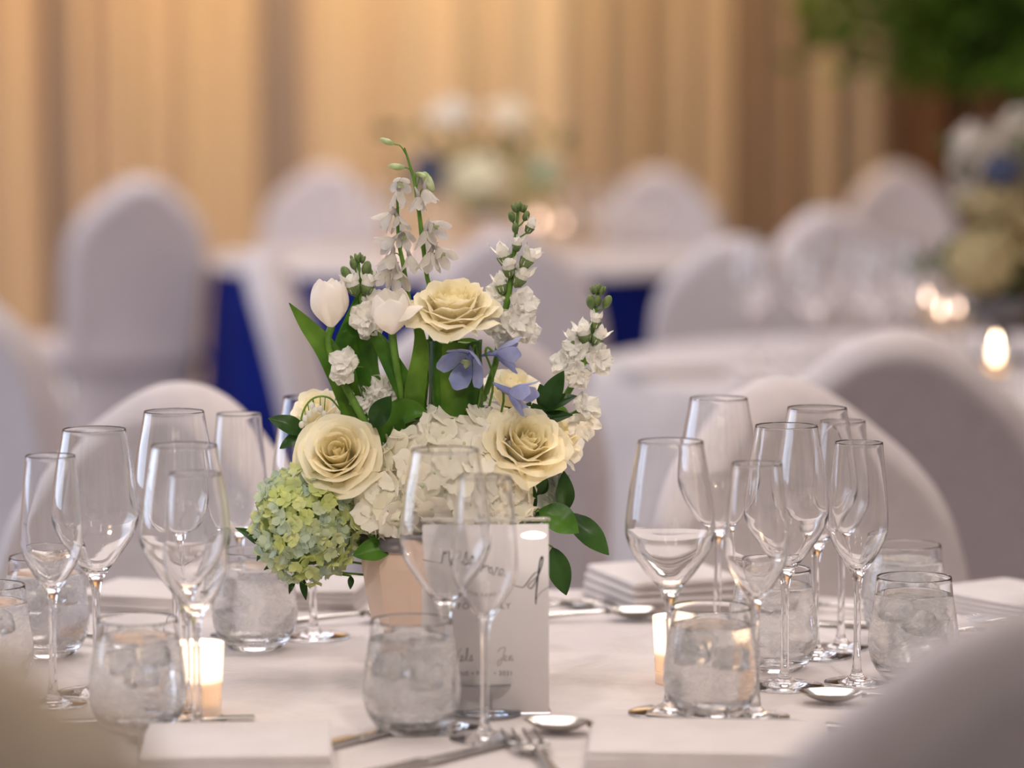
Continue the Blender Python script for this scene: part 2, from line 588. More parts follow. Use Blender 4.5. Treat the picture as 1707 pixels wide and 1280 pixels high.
# ------------------------------------------------------------------ tables
def cloth_table(name, lab, c, R, mat, zt=TABLE, waves=17, amp=.03, drop=.74, seed=0, cat='table', cloth_label='', group=None):
    rr = random.Random(seed)
    t = thing(name, lab, cat, (c[0], c[1], 0))
    wood = simple_mat('table_core', srgb(120, 90, 60))
    V, Fc = lathe([(0, zt - .035), (R - .03, zt - .035), (R - .025, zt - .012), (0, zt - .012)], 48)
    obj('tabletop', V, Fc, wood, t)
    V, Fc = lathe([(.03, .02), (.03, zt - .04)], 12)
    obj('pedestal', V, Fc, wood, t)
    V, Fc = lathe([(0, 0.001), (.3, .001), (.3, .02), (.04, .05), (0, .05)], 24)
    obj('pedestal_foot', V, Fc, wood, t)
    # the cloth: flat top, rounded edge, hanging folds
    seg = 192
    rings = [(0, zt)] + [(R * k / 10, zt) for k in range(1, 10)] + [(R - .012, zt), (R - .004, zt - .003), (R, zt - .012)]
    nd = 12
    V, Fc, idx = [], [], []
    offs = [rr.uniform(-.06, .06) for _ in range(waves)]
    for r, z in rings:
        if r == 0: idx.append([0]); V.append(Vector((0, 0, z))); continue
        idx.append(list(range(len(V), len(V) + seg)))
        for k in range(seg):
            a = 2 * PI * k / seg
            V.append(Vector((r * math.cos(a), r * math.sin(a), z)))
    for d in range(1, nd + 1):
        f = d / nd
        z = zt - .012 - (drop - .012) * f
        idx.append(list(range(len(V), len(V) + seg)))
        for k in range(seg):
            a = 2 * PI * k / seg
            w = math.sin(a * waves + 1.3 * math.sin(3 * a) + seed)
            r = R + .004 + f ** .7 * (amp * w + amp * .9) + .01 * f * math.sin(a * 5 + seed)
            V.append(Vector((r * math.cos(a), r * math.sin(a), z)))
    for a, b in zip(idx[:-1], idx[1:]):
        for k in range(seg):
            k2 = (k + 1) % seg
            if len(a) == 1: Fc.append((a[0], b[k], b[k2]))
            else: Fc.append((a[k], b[k], b[k2], a[k2]))
    o = link(name + '_cloth' if False else 'tablecloth', mesh('tablecloth', V, Fc, mat), None)
    o.location = (c[0], c[1], 0)
    tag(o, cloth_label, 'tablecloth')
    return t


MT = Vector((.05, 2.75, 0))       # main table
TA = P(785, 440, 9.9); TA.z = 0   # far blue table
TB = Vector((.91, 6.3, 0))        # white table behind on the right
cloth_table('round_table', 'round banquet table in the foreground holding the main bouquet', MT, .80, M['linen'], seed=1, drop=.235, amp=.012,
            cloth_label='white linen cloth on the foreground table under the reserved sign')
cloth_table('round_table', 'far round table under a royal blue cloth', TA, .76, M['royal'], seed=2, amp=.025,
            cloth_label='royal blue cloth on the far table')
cloth_table('round_table', 'round table behind on the right under a white cloth, tall flowers on it', TB, .76, M['linen'], seed=3, amp=.03,
            cloth_label='white cloth on the table behind on the right, hanging in folds')


seg = 192
V, Fc, idx = [], [], []
for r, dz in [(0, .0012), (.3, .0012), (.6, .0012), (.755, .0012), (.766, -.001), (.7705, -.008), (.7735, -.02)]:
    if r == 0: idx.append([0]); V.append(Vector((0, 0, dz))); continue
    idx.append(list(range(len(V), len(V) + seg)))
    for k in range(seg):
        a = 2 * PI * k / seg
        q = 1 + (.004 * math.sin(a * 23) if r > .77 else 0)
        V.append(Vector((r * q * math.cos(a), r * q * math.sin(a), dz)))
for a, b in zip(idx[:-1], idx[1:]):
    for k in range(seg):
        k2 = (k + 1) % seg
        Fc.append((a[0], b[k], b[k2]) if len(a) == 1 else (a[k], b[k], b[k2], a[k2]))
o = obj('table_topper', V, Fc, M['linen'])
o.location = (TA.x, TA.y, TABLE)
tag(o, 'white topper cloth lying over the royal blue cloth on the far table', 'tablecloth')


# ------------------------------------------------------------------ chairs
def chair_outline():
    right = [(.0, .950), (.035, .945), (.075, .925), (.12, .889), (.16, .850), (.19, .800), (.204, .735), (.206, .68), (.203, .60), (.20, .50), (.196, .42), (.14, .405), (.0, .40)]
    pts = catmull(right, 4)
    left = [(-x, z) for x, z in reversed(pts[1:-1])]
    return pts + left


def make_chair(lab, group=None):
    root = thing('covered_chair', lab, 'chair', (0, 0, 0), 0, group)
    mat = M['spandex']
    ol = chair_outline()
    c = Vector((0, .66))
    n = len(ol)
    rings = [1.0, .985, .955, .91, .875, .85, .80, .60, .40, .2]
    prof = [0, .35, .62, .88, .98, 1.0, .93, .80, .74, .70]
    T = .042
    V, Fc = [], []

    def pos(x, z, y):
        lean = .24 * (z - .45)
        return Vector((x, .22 + lean + y - 1.1 * x * x * .5, z))
    # outer ring shared
    fr, bk = [], []
    for s, pf in zip(rings, prof):
        th = T * pf
        f_, b_ = [], []
        for (x, z) in ol:
            xx, zz = x * s, c.y + (z - c.y) * s
            f_.append(len(V)); V.append(pos(xx, zz, -th))
        if s == 1.0: b_ = f_
        else:
            for (x, z) in ol:
                xx, zz = x * s, c.y + (z - c.y) * s
                b_.append(len(V)); V.append(pos(xx, zz, th))
        fr.append(f_); bk.append(b_)
    for L, flip in ((fr, False), (bk, True)):
        for a, b in zip(L[:-1], L[1:]):
            for k in range(n):
                k2 = (k + 1) % n
                q = (a[k], a[k2], b[k2], b[k])
                Fc.append(tuple(reversed(q)) if flip else q)
        cc = len(V); V.append(pos(0, c.y, (T if flip else -T) * .7))
        a = L[-1]
        for k in range(n):
            k2 = (k + 1) % n
            Fc.append((a[k], cc, a[k2]) if flip else (a[k], a[k2], cc))
    obj('backrest', V, Fc, mat, root)
    V, Fc = rbox(.44, .44, .075, .03, 5)
    obj('seat', [v + Vector((0, .0, .41)) for v in V], Fc, mat, root)
    # stretched skirt: rounded square under the seat, pulled in between the four feet
    V, Fc, seg, nz = [], [], 64, 12
    for k in range(nz + 1):
        f = k / nz
        z = .43 - .42 * f
        for j in range(seg):
            a = 2 * PI * j / seg
            e = (abs(math.cos(a)) ** 5 + abs(math.sin(a)) ** 5) ** (-1 / 5)
            r = .212 * e
            corner = abs(math.sin(2 * a)) ** 2
            r *= 1 + f * (.07 * corner - .05 * (1 - corner))
            zz = z + f ** 2 * .16 * (1 - corner) ** 2
            V.append(Vector((r * math.cos(a), r * math.sin(a), zz)))
    for k in range(nz):
        for j in range(seg):
            j2 = (j + 1) % seg
            Fc.append((k * seg + j, k * seg + j2, (k + 1) * seg + j2, (k + 1) * seg + j))
    obj('skirt', V, Fc, mat, root)
    for sx in (-1, 1):
        for sy in (-1, 1):
            V, Fc = tube([(sx * .185, sy * .185, .42), (sx * .205, sy * .205, .004)], [.014, .012], 8)
            obj('leg', V, Fc, M['steel'], root)
    return root


chairs = [
    # px of the peak, distance, facing yaw (0 = faces the camera), scale, label
    (1297, 3.83, math.radians(26), 1.0, 'white-covered chair right behind the glasses on the right, facing the foreground table'),
    (305, 3.78, math.radians(-26), 1.0, 'white-covered chair behind the glasses on the left, facing the foreground table'),
    (1500, 4.30, math.radians(181), 1.02, 'covered chair with its shaded back to us, below the candles at right'),
    (772, 4.85, math.radians(172), 1.0, 'covered chair directly behind the bouquet, only its right shoulder showing'),
    (848, 7.40, math.radians(172), 1.0, 'shaded covered chair between the top rose and the far blue table'),
    (432, 6.7, math.radians(90), 1.0, 'covered chair seen edge-on as a slanting white band left of the tulips'),
    (238, 9.6, math.radians(202), 1.05, 'large covered chair with grey back against the amber drapes at left'),
    (545, 11.25, math.radians(-10), 1.04, 'pale covered chair on the far side of the blue table, left of its flowers'),
    (1095, 11.2, math.radians(10), 1.03, 'pale covered chair on the far side of the blue table, right of its flowers'),
    (1228, 7.15, math.radians(165), 1.0, 'light grey covered chair at the left end of the white table behind'),
    (1492, 11.9, math.radians(12), 1.02, 'pale covered chair highest at right, in front of the brown drapes'),
    (1375, 8.6, math.radians(20), 1.0, 'pale covered chair just left of and below the highest one at right'),
    (1815, 1.84, math.radians(192), 1.065, 'blurred covered chair back filling the bottom right corner'),
    (-110, 5.9, math.radians(152), 1.0, 'bluish-lit covered chair cut off by the left edge'),
]
proto = None
for i, (px, d, yaw, sc, lab) in enumerate(chairs):
    if proto is None:
        proto = make_chair(lab); c = proto
    else:
        c = copy_tree(proto)
    c['label'] = lab
    c['group'] = 'spandex-covered banquet chairs'
    x = (px - 853.5) / F * d
    # peak of the back is at local (0, .34): put that point at (x, d)
    off = Matrix.Rotation(yaw, 3, 'Z') @ Vector((0, .34 * sc, 0))
    c.location = (x - off.x, d - off.y, 0)
    c.rotation_euler = (0, 0, yaw)
    c.scale = (sc, sc, sc)

# ------------------------------------------------------------------ glassware
WINE = [(0, 0), (.032, 0), (.0352, .0008), (.034, .0020), (.020, .0036), (.010, .0060), (.0052, .0115), (.0038, .022), (.0034, .05), (.0036, .082),
        (.0048, .096), (.0095, .107), (.020, .1205), (.031, .1365), (.0372, .150), (.0386, .160), (.0372, .178), (.0336, .203), (.0300, .222), (.0280, .2342),
        (.0275, .2350), (.0274, .2342), (.0294, .222), (.0330, .203), (.0366, .178), (.0380, .160), (.0362, .1512), (.0300, .1382), (.0190, .1232), (.0085, .1115), (0, .1085)]
FLUTE = [(0, 0), (.026, 0), (.0292, .0008), (.028, .0018), (.015, .0034), (.007, .0070), (.0042, .014), (.0034, .03), (.0032, .06), (.0036, .088),
         (.0060, .099), (.0130, .110), (.0205, .122), (.0255, .134), (.0268, .144), (.0264, .160), (.0246, .185), (.0226, .205), (.0216, .2172),
         (.0211, .218), (.0210, .2172), (.0220, .205), (.0240, .185), (.0258, .160), (.0258, .144), (.0245, .135), (.0192, .1235), (.0115, .1125), (.0045, .105), (0, .1035)]
TUMB = [(0, 0), (.018, 0), (.0245, .0012), (.031, .007), (.0375, .018), (.0405, .032), (.0402, .044), (.0380, .062), (.0352, .080), (.0340, .0935),
        (.0334, .0945), (.0328, .0935), (.0340, .080), (.0368, .062), (.0388, .044), (.0390, .032), (.0360, .0195), (.0290, .0110), (.016, .0080), (0, .0075)]


def profile_glass(name, prof, seg=56, n=3):
    V, Fc = lathe(prof, seg, n)
    return mesh(name, V, Fc, M['glass'])


def split_prof(prof, zsplit_out, zsplit_in=None):
    return prof


wine_me = profile_glass('wine_glass', WINE)
flute_me = profile_glass('champagne_flute', FLUTE)
tumb_me = profile_glass('water_glass', TUMB)
wv = [(0, .0078), (.016, .0083), (.0292, .0113), (.0362, .0197), (.0392, .032), (.0390, .044), (.0370, .062), (.0346, .078), (.0340, .0795), (.030, .0792), (0, .0792)]
V, Fc = lathe(wv, 48, 2)
water_me = mesh('water', V, Fc, M['water'])


m_, nt, out_ = new_mat('condensation_fog')
tr = nt.nodes.new('ShaderNodeBsdfTransparent')
df = nt.nodes.new('ShaderNodeBsdfDiffuse'); df.inputs[0].default_value = (1, .97, .95, 1)
tl = nt.nodes.new('ShaderNodeBsdfTranslucent'); tl.inputs[0].default_value = (1, .98, .96, 1)
a_ = nt.nodes.new('ShaderNodeMixShader'); a_.inputs[0].default_value = .5
nt.links.new(df.outputs[0], a_.inputs[1]); nt.links.new(tl.outputs[0], a_.inputs[2])
b_ = nt.nodes.new('ShaderNodeMixShader')
tc = nt.nodes.new('ShaderNodeTexCoord')
mp = nt.nodes.new('ShaderNodeMapping'); mp.inputs['Scale'].default_value = (1, 1, 1.6); mp.inputs['Rotation'].default_value = (.4, .5, 0)
nt.links.new(tc.outputs['Object'], mp.inputs[0])
nz = nt.nodes.new('ShaderNodeTexNoise'); setin(nz, Scale=38, Detail=6, Distortion=2.0)
nt.links.new(mp.outputs[0], nz.inputs['Vector'])
mr = nt.nodes.new('ShaderNodeMapRange'); mr.inputs[1].default_value = .3; mr.inputs[2].default_value = .7
mr.inputs[3].default_value = .07; mr.inputs[4].default_value = .40
nt.links.new(nz.outputs[0], mr.inputs[0]); nt.links.new(mr.outputs[0], b_.inputs[0])
nt.links.new(tr.outputs[0], b_.inputs[1]); nt.links.new(a_.outputs[0], b_.inputs[2])
nt.links.new(b_.outputs[0], out_.inputs[0])
V, Fc = lathe([(.0317, .007), (.0381, .018), (.0411, .032), (.0408, .044), (.0386, .062), (.0359, .078)], 56, 3)
cond_me = mesh('condensation', V, Fc, m_)


def ice_mesh(seed):
    r = random.Random(seed)
    V, Fc = rbox(.024, .021, .02, .004, 3)
    V = [Vector((v.x * (1 + .15 * math.sin(v.z * 200 + seed)), v.y * (1 + .1 * math.sin(v.x * 150)), v.z)) for v in V]
    return mesh('ice_cube', V, Fc, M['ice'])


ice_mes = [ice_mesh(s) for s in range(3)]
G_WINE = 'wine glasses on the foreground table'
G_FLUTE = 'champagne flutes on the foreground table'


def stemmed(kind, loc, lab, group, rot=0.0):
    me, nm, cat = (wine_me, 'wine_glass', 'wine glass') if kind == 'w' else (flute_me, 'champagne_flute', 'flute')
    o = link(nm, me)
    o.location = loc
    o.rotation_euler = (0, 0, rot)
    tag(o, lab, cat, group)
    return o


def tumbler(loc, lab, group, ice=True, seed=0):
    o = link('water_glass', tumb_me)
    o.location = loc
    o.rotation_euler = (0, 0, seed * .7)
    tag(o, lab, 'water glass', group)
    w = link('water', water_me, o)
    link('condensation', cond_me, o)
    if ice:
        r = random.Random(seed)
        for k in range(3):
            a = k * 2.1 + r.random(); rad = .0145
            m = Matrix.Translation((rad * math.cos(a), rad * math.sin(a), .052 - .006 * k)) @ \
                Matrix.Rotation(r.uniform(0, 3), 4, 'Z') @ Matrix.Rotation(r.uniform(-.35, .35), 4, 'X')
            link('ice_cube', ice_mes[k % 3], o, m)
    return o


def at_rim(px, py, h):
    """base point on the table whose rim (h above) is at the pixel"""
    p = PZ(px, py, TABLE + h)
    return Vector((p.x, p.y, TABLE + .0003))


mainglasses = [
    ('f', 84, 760, 'leftmost champagne flute, in front of the left wine glasses'),
    ('w', 157, 716, 'wine glass standing between the leftmost flute and the next glasses'),
    ('w', 290, 686, 'tall blurred wine glass behind the left pair, rim highest on the left'),
    ('w', 307, 743, 'wine glass with the flute overlapping it, left of the green hydrangea'),
    ('f', 325, 790, 'champagne flute overlapping the wine glass left of the green hydrangea'),
    ('f', 398, 690, 'blurred champagne flute just left of the green hydrangea'),
    ('w', 520, 662, 'blurred wine glass mostly hidden behind the left rose'),
    ('w', 742, 750, 'wine glass in front of the vase and the left edge of the sign'),
    ('f', 808, 795, 'champagne flute in front of the middle of the sign'),
    ('w', 1118, 736, 'large wine glass nearest the bouquet on the right'),
    ('f', 1262, 773, 'champagne flute behind the right front water glass'),
    ('w', 1311, 710, 'sharp wine glass in the middle of the right group'),
    ('f', 1432, 738, 'sharp champagne flute rightmost in the right group'),
    ('w', 1198, 664, 'blurred wine glass at the back left of the right group'),
    ('w', 1362, 680, 'blurred wine glass at the back right of the right group'),
    ('f', 1405, 702, 'blurred flute peeking out behind the rightmost flute'),
]
placed = []
for k, (kind, px, py, lab) in enumerate(mainglasses):
    h = .235 if kind == 'w' else .218
    stemmed(kind, at_rim(px, py, h), lab, G_WINE if kind == 'w' else G_FLUTE, k * .5)
tumblers = [
    (229, 1032, 'iced water glass in the left front beside the left candle', True),
    (686, 1034, 'iced water glass in front of the blush vase', True),
    (1186, 1012, 'iced water glass in the right front before the right candle', True),
    (1524, 962, 'half-seen water glass at right beside the near chair back', True),
    (1510, 908, 'blurred water glass behind the one beside the near chair back', True),
    (1290, 948, 'blurred water glass behind the stems of the right group', False),
    (424, 918, 'blurred water glass under the green hydrangea', False),
    (75, 928, 'blurred water glass behind the leftmost flute', True),
    (-22, 976, 'water glass cut off by the left edge', True),
]
for k, (px, py, lab, ice) in enumerate(tumblers):
    tumbler(at_rim(px, py, .0945), lab, 'stemless water glasses on the foreground table', ice, k)

# ------------------------------------------------------------------ votives
VOT = [(0, 0), (.0175, 0), (.0188, .0012), (.0198, .02), (.0212, .045), (.0222, .0595), (.0217, .0602), (.0212, .0595), (.0203, .045), (.019, .02), (.0178, .006), (0, .005)]
V, Fc = lathe(VOT, 40, 2)
vot_me = mesh('votive_holder', V, Fc, M['frost'])
vot_clear = mesh('votive_holder', V, Fc, M['glass'])
V, Fc = lathe([(0, .0055), (.0172, .0065), (.0183, .02), (.0186, .028), (.0165, .0285), (.006, .0275), (0, .027)], 32)
wax_me = mesh('wax', V, Fc, M['wax'])
V, Fc = lathe([(0, .030), (.0022, .032), (.0038, .0365), (.0030, .043), (.0012, .051), (0, .056)], 16, 2)
flame_me = mesh('flame', V, Fc, M['flame'])
flame_dim = mesh('flame', V, Fc, M['flame_dim'])
flame_far = mesh('flame', V, Fc, M['flame_far'])
V, Fc = lathe([(0, .026), (.0006, .026), (.0005, .033), (0, .033)], 6)
wick_me = mesh('wick', V, Fc, M['wick'])


def votive(loc, lab, group=None, frosted=True, power=1.1, scale=1.0, flame_s=1.0):
    o = link('votive_candle', vot_me if frosted else vot_clear)
    o.location = loc
    o.scale = (scale,) * 3
    tag(o, lab, 'candle', group)
    w = link('wax', wax_me, o)
    link('wick', wick_me, w)
    f = link('flame', flame_me if frosted or flame_s > 1.8 else (flame_far if flame_s > 1.05 else flame_dim), o)
    if flame_s != 1.0:
        f.matrix_local = Matrix.Translation((0, 0, -.036 * (flame_s - 1))) @ Matrix.Diagonal((flame_s, flame_s, flame_s, 1))
    if power:
        l = bpy.data.lights.new('candle_light', 'POINT')
        l.energy = power; l.color = (1, .76, .52); l.shadow_soft_size = .012
        lo = bpy.data.objects.new('candle_light', l); COL.objects.link(lo)
        lo.parent = o; lo.location = (0, 0, .045)
    return o


votive(at_rim(331, 1072, .06), 'lit frosted votive candle beside the left front water glass', 'votive candles on the foreground table')
votive(at_rim(1128, 1028, .06), 'lit frosted votive candle half hidden by the right front water glass', 'votive candles on the foreground table')
for (px, py, d, fs, lab) in ((897, 366, 9.45, 1.5, 'clear votive on the far blue table making the left light disc'),
                             (936, 371, 9.5, 1.1, 'clear votive on the far blue table making the dim right light disc'),
                             (662, 414, 9.3, 1.4, 'votive glinting behind the white delphinium on the far table'),
                             (1546, 492, 5.95, .9, 'left votive of the small cluster on the white table behind'),
                             (1564, 474, 6.3, .6, 'rearmost votive of the small cluster on the white table behind'),
                             (1569, 513, 5.9, 1.0, 'middle votive of the small cluster on the white table behind'),
                             (1597, 509, 6.0, .8, 'right votive of the small cluster on the white table behind'),
                             (1660, 588, 5.72, 2.0, 'brightest votive near the right edge, on the white table behind')):
    p = P(px, py, d)
    z = p.z - .043
    # raised on a small glass stand so the flame sits where it shows
    if z > TABLE + .004:
        V, Fc = lathe([(0, 0), (.03, 0), (.031, .003), (.006, .006), (.005, z - TABLE - .004), (.022, z - TABLE - .001), (.022, z - TABLE), (0, z - TABLE)], 24)
        s = obj('candle_stand', V, Fc, M['glass'])
        s.location = (p.x, p.y, TABLE + .0003)
        tag(s, 'clear glass stand lifting the ' + lab.split(' making')[0].split(' glinting')[0].split(' of the')[0].split(' near')[0] + (' ' + {897: '(left of two)', 936: '(right of two)', 662: '(behind delphinium)', 1546: 'in the cluster', 1564: 'in the cluster', 1569: 'in the cluster', 1597: 'in the cluster', 1660: 'at the edge'}[px]), 'candle stand')
    votive((p.x, p.y, max(z, TABLE) + .0005), lab, 'votive candles on the tables behind', False, .03 if fs > 1.8 else 0, 1.0, fs)

# ------------------------------------------------------------------ sign
SD = 2.885
s_bl = PZ(706, 1192); s_br = PZ(914, 1193)
sc_ = (s_bl + s_br) / 2
W_, H_ = .1115, .166
sign = thing('table_sign', 'white reserved sign with black script in a clear acrylic holder', 'sign', (sc_.x, sc_.y, TABLE + .0005), math.radians(2.5))
tilt = Matrix.Rotation(math.radians(-4), 4, 'X')
obj('rear_panel', [tilt @ (v + Vector((0, .0022, 0))) for v in V], Fc, M['acrylic'], sign)
V, Fc = rbox(W_ - .003, .0009, H_ - .004, .0002, 1)
card = obj('card', [tilt @ (v + Vector((0, 0, .0015))) for v in V], Fc, M['paper'], sign)
# polished lip along the top and a foot behind
V, Fc = rbox(W_, .0085, .0032, .0014, 3)
obj('top_lip', [tilt @ (v + Vector((0, 0, H_))) for v in V], Fc, M['acrylic'], sign)
V, Fc = rbox(W_, .05, .0025, .0008, 2)
obj('foot', [v + Vector((0, .026, 0)) for v in V], Fc, M['acrylic'], sign)


def sp(x, y):
    """photo pixel on the sign -> local point just in front of the front panel"""
    u = (x - 810.5) / (917 - 704) * W_
    v = (1190 - y) / (1190 - 878) * H_
    return tilt @ Vector((u, -.00062, v))


def stroke(pts, r, n=6, dx=0, dy=0, sx=1, sy=1, slope=0.0):
    q = []
    for x, y in pts:
        X = dx + x * sx; Y = dy - y * sy + slope * x * sx
        q.append((X, Y))
    L = catmull(q, n)
    rr = r if not hasattr(r, '__len__') else [r[min(int(i * len(r) / len(L)), len(r) - 1)] for i in range(len(L))]
    return tube([sp(*p) for p in L], rr, 5)


LET = {
    'r': [[(0, .1), (.12, .55), (.22, 1.0), (.3, .72), (.5, .95), (.66, .85), (.7, .4), (.85, .05)]],
    'e': [[(-.1, .1), (.35, .45), (.5, .8), (.3, 1.0), (.08, .7), (.08, .25), (.35, 0), (.75, .25)]],
    's': [[(-.1, .1), (.4, 1.05), (.42, .7), (.55, .25), (.3, 0), (.1, .12), (.75, .2)]],
    'v': [[(-.05, .7), (.12, .95), (.2, .4), (.3, .05), (.5, .5), (.6, 1.0), (.75, .8)]],
    'l': [[(-.1, .1), (.35, 1.0), (.5, 2.2), (.35, 2.3), (.2, 1.2), (.25, .1), (.6, .15)]],
    'n': [[(0, .9), (.05, 0), (.2, .7), (.4, 1), (.5, .5), (.5, 0), (.8, .3)]],
    'a': [[(.5, .9), (.15, .8), (.05, .3), (.3, 0), (.5, .5), (.52, .9), (.55, .1), (.8, .2)]],
}
parts = []
x = 738
for ch in 'reserve':
    for st in LET[ch]:
        parts.append(stroke(st, .00042, 6, x, 952 + (x - 738) * .235, 21, 15, .12))
    x += {'r': 17, 'e': 16, 's': 15, 'v': 16}[ch]
parts.append(stroke([(704, -946), (722, -948), (738, -951)], .0002, 4))
xe = x
# the big d: bowl, tall ascender swung down below the line, flourish to the right edge
parts.append(stroke([(x - 3, -978), (866, -984), (874, -983), (884, -970), (894, -960), (896, -966), (880, -982), (888, -984), (902, -952), (904, -936), (900, -942), (896, -970), (893, -1000), (893, -1012), (893, -1005), (902, -992), (917, -983)],
                    [.0003, .0003, .0004, .0004, .0003, .0003, .0003, .00045, .0006, .0008, .0007, .0007, .0006, .0004, .0003, .0002, .0002], 6))
V, Fc = merge(parts)
obj('reserved_lettering', V, Fc, M['ink'], card)
parts = []
for st in ([(.5, 2.1), (.35, 1.0), (.1, -.3)], [(1.5, 2.3), (.8, 1.2), (.35, .9), (.9, .3), (1.5, -.1)]):
    parts.append(stroke(st, .0002, 6, 757, 1103, 9, 9))
for ch, x in (('e', 769), ('l', 777), ('s', 784)):
    for st in LET[ch]: parts.append(stroke(st, .0002, 5, x, 1103, 9, 9))
parts.append(stroke([(.1, 1.6), (.6, 2.2), (1.5, 2.4), (1.2, 1.2), (.6, -.6), (.1, -.8), (.3, 0), (1.0, .5)], .0002, 6, 829, 1103, 9, 9))
for ch, x in (('e', 840), ('n', 849)):
    for st in LET[ch]: parts.append(stroke(st, .0002, 5, x, 1103, 9, 9))
V, Fc = merge(parts)
obj('names_lettering', V, Fc, M['ink_grey'], card)


def text_part(name, s, px, py, size, mat, spacing=1.2):
    cu = bpy.data.curves.new(name, 'FONT')
    cu.body = s; cu.size = size; cu.align_x = 'CENTER'; cu.space_character = spacing; cu.extrude = .0001
    tmp = bpy.data.objects.new(name, cu); COL.objects.link(tmp)
    dg = bpy.context.evaluated_depsgraph_get()
    me = bpy.data.meshes.new_from_object(tmp.evaluated_get(dg))
    bpy.data.objects.remove(tmp)
    me.materials.clear(); me.materials.append(mat)
    o = link(name, me, card)
    p = sp(px, py)
    o.matrix_local = Matrix.Translation(p) @ tilt @ Matrix.Rotation(PI / 2, 4, 'X')
    return o


text_part('caption_lettering', 'FOR FAMILY', 808, 1019, .0072, M['ink_grey'])
text_part('date_lettering', 'JUNE \u2022 F      \u2022 2021', 806, 1126, .0052, M['ink_grey'])

# ------------------------------------------------------------------ napkins
def napkin(px0, px1, py, lab, depth=.13, rot=0.0, th=.018, dz=0.0, tilt_z=0.0):
    c = PZ((px0 + px1) / 2, py)
    w = abs(px1 - px0) / F * c.y
    t = thing('folded_napkin', lab, 'napkin', (c.x, c.y, TABLE + .0005), rot)
    n = 4
    r = random.Random(int(px0))
    for k in range(n):
        V, Fc = rbox(w * (1 - .012 * k), depth * (1 - .02 * k), th / n * .96, th / n * .45, 3)
        # subdivide the sag: lift corners a touch
        V = [Vector((v.x + .0015 * math.sin(v.y * 60 + k), v.y + .0015 * math.sin(v.x * 50 + k * 2), v.z + th / n * k + tilt_z * (v.x / w + .5) * (1 if k else .6))) for v in V]
        obj('fold', V, Fc, M['napkin'], t)
    return t


napkin(235, 560, 1268, 'white folded napkin at the bottom left of the table front', .15, math.radians(4))
napkin(975, 1390, 1262, 'white folded napkin at the bottom right of the table front', .15, math.radians(-3))
napkin(1005, 1205, 1004, 'white folded napkin on the far edge between bouquet and right glasses', .15, math.radians(20), .034)
napkin(1590, 1790, 1018, 'white folded napkin at the right edge behind the forks', .16, math.radians(35), .020)
napkin(150, 335, 1008, 'white folded napkin on the far edge between the left wine glasses', .12, math.radians(-18))
napkin(470, 610, 1003, 'white folded napkin on the far edge left of the vase', .12, math.radians(-6), .02)


# ------------------------------------------------------------------ cutlery
def fork(loc, yaw, lab, L=.19, sc=1.0):
    t = thing('fork', lab, 'fork', (loc[0], loc[1], TABLE + .001), yaw)
    t.scale = (sc, sc, 1)
    # local: handle toward -y, tines toward +y
    V, Fc = tube([(0, -L * .62, .002), (0, -L * .5, .003), (0, -L * .2, .005), (0, 0, .009), (0, .02, .009)], [.007, .0065, .004, .0028, .003], 8)
    obj('handle', [Vector((v.x, v.y, .001 + v.z * .7)) for v in V], Fc, M['steel'], t)
    V, Fc = rbox(.024, .022, .0022, .001, 2)
    obj('fork_head', [Vector((v.x * (1 - .25 * (v.y < 0)), v.y + .028, v.z + .006 - (v.y) * .1)) for v in V], Fc, M['steel'], t)
    for k in range(4):
        xx = (k - 1.5) * .0066
        V, Fc = tube([(xx, .036, .0062), (xx, .050, .0046), (xx * 1.02, .066, .0046), (xx * 1.02, .080, .0075)], [.0018, .0017, .0014, .0006], 6)
        obj('tine', V, Fc, M['steel'], t)
    return t


def spoon(loc, yaw, lab, L=.17, s=1.0):
    t = thing('spoon', lab, 'spoon', (loc[0], loc[1], TABLE + .001), yaw)
    t.scale = (s, s, s)
    V, Fc = tube([(0, -L * .7, .002), (0, -L * .5, .003), (0, -L * .2, .008), (0, .0, .010), (0, .008, .009)], [.007, .006, .0035, .0026, .003], 8)
    obj('handle', [Vector((v.x, v.y, .001 + v.z * .8)) for v in V], Fc, M['steel'], t)
    V, Fc = [], []
    nr, na = 6, 24
    for side in (0, 1):
        for i in range(nr + 1):
            q = i / nr
            for k in range(na):
                a = 2 * PI * k / na
                z = .0105 - .0095 * (1 - q * q) + (.0008 if side else 0) * (1 - (q > .99))
                V.append(Vector((.019 * q * math.cos(a), .034 + .029 * q * math.sin(a), z)))
    for side in (0, 1):
        b = side * (nr + 1) * na
        for i in range(nr):
            for k in range(na):
                k2 = (k + 1) % na
                q = (b + i * na + k, b + i * na + k2, b + (i + 1) * na + k2, b + (i + 1) * na + k)
                Fc.append(q if side else tuple(reversed(q)))
    obj('spoon_bowl', V, Fc, M['steel'], t)
    return t


def knife(loc, yaw, lab, L=.21):
    t = thing('knife', lab, 'knife', (loc[0], loc[1], TABLE + .0008), yaw)
    V, Fc = rbox(.014, L * .48, .006, .0025, 3)
    obj('handle', [Vector((v.x, v.y - L * .24, v.z)) for v in V], Fc, M['steel'], t)
    V, Fc = rbox(.017, L * .52, .0016, .0006, 1)
    obj('blade', [Vector((v.x * (1 - .45 * max(0, v.y / (L * .26)) ** 3), v.y + L * .25, v.z + .002)) for v in V], Fc, M['steel'], t)
    return t


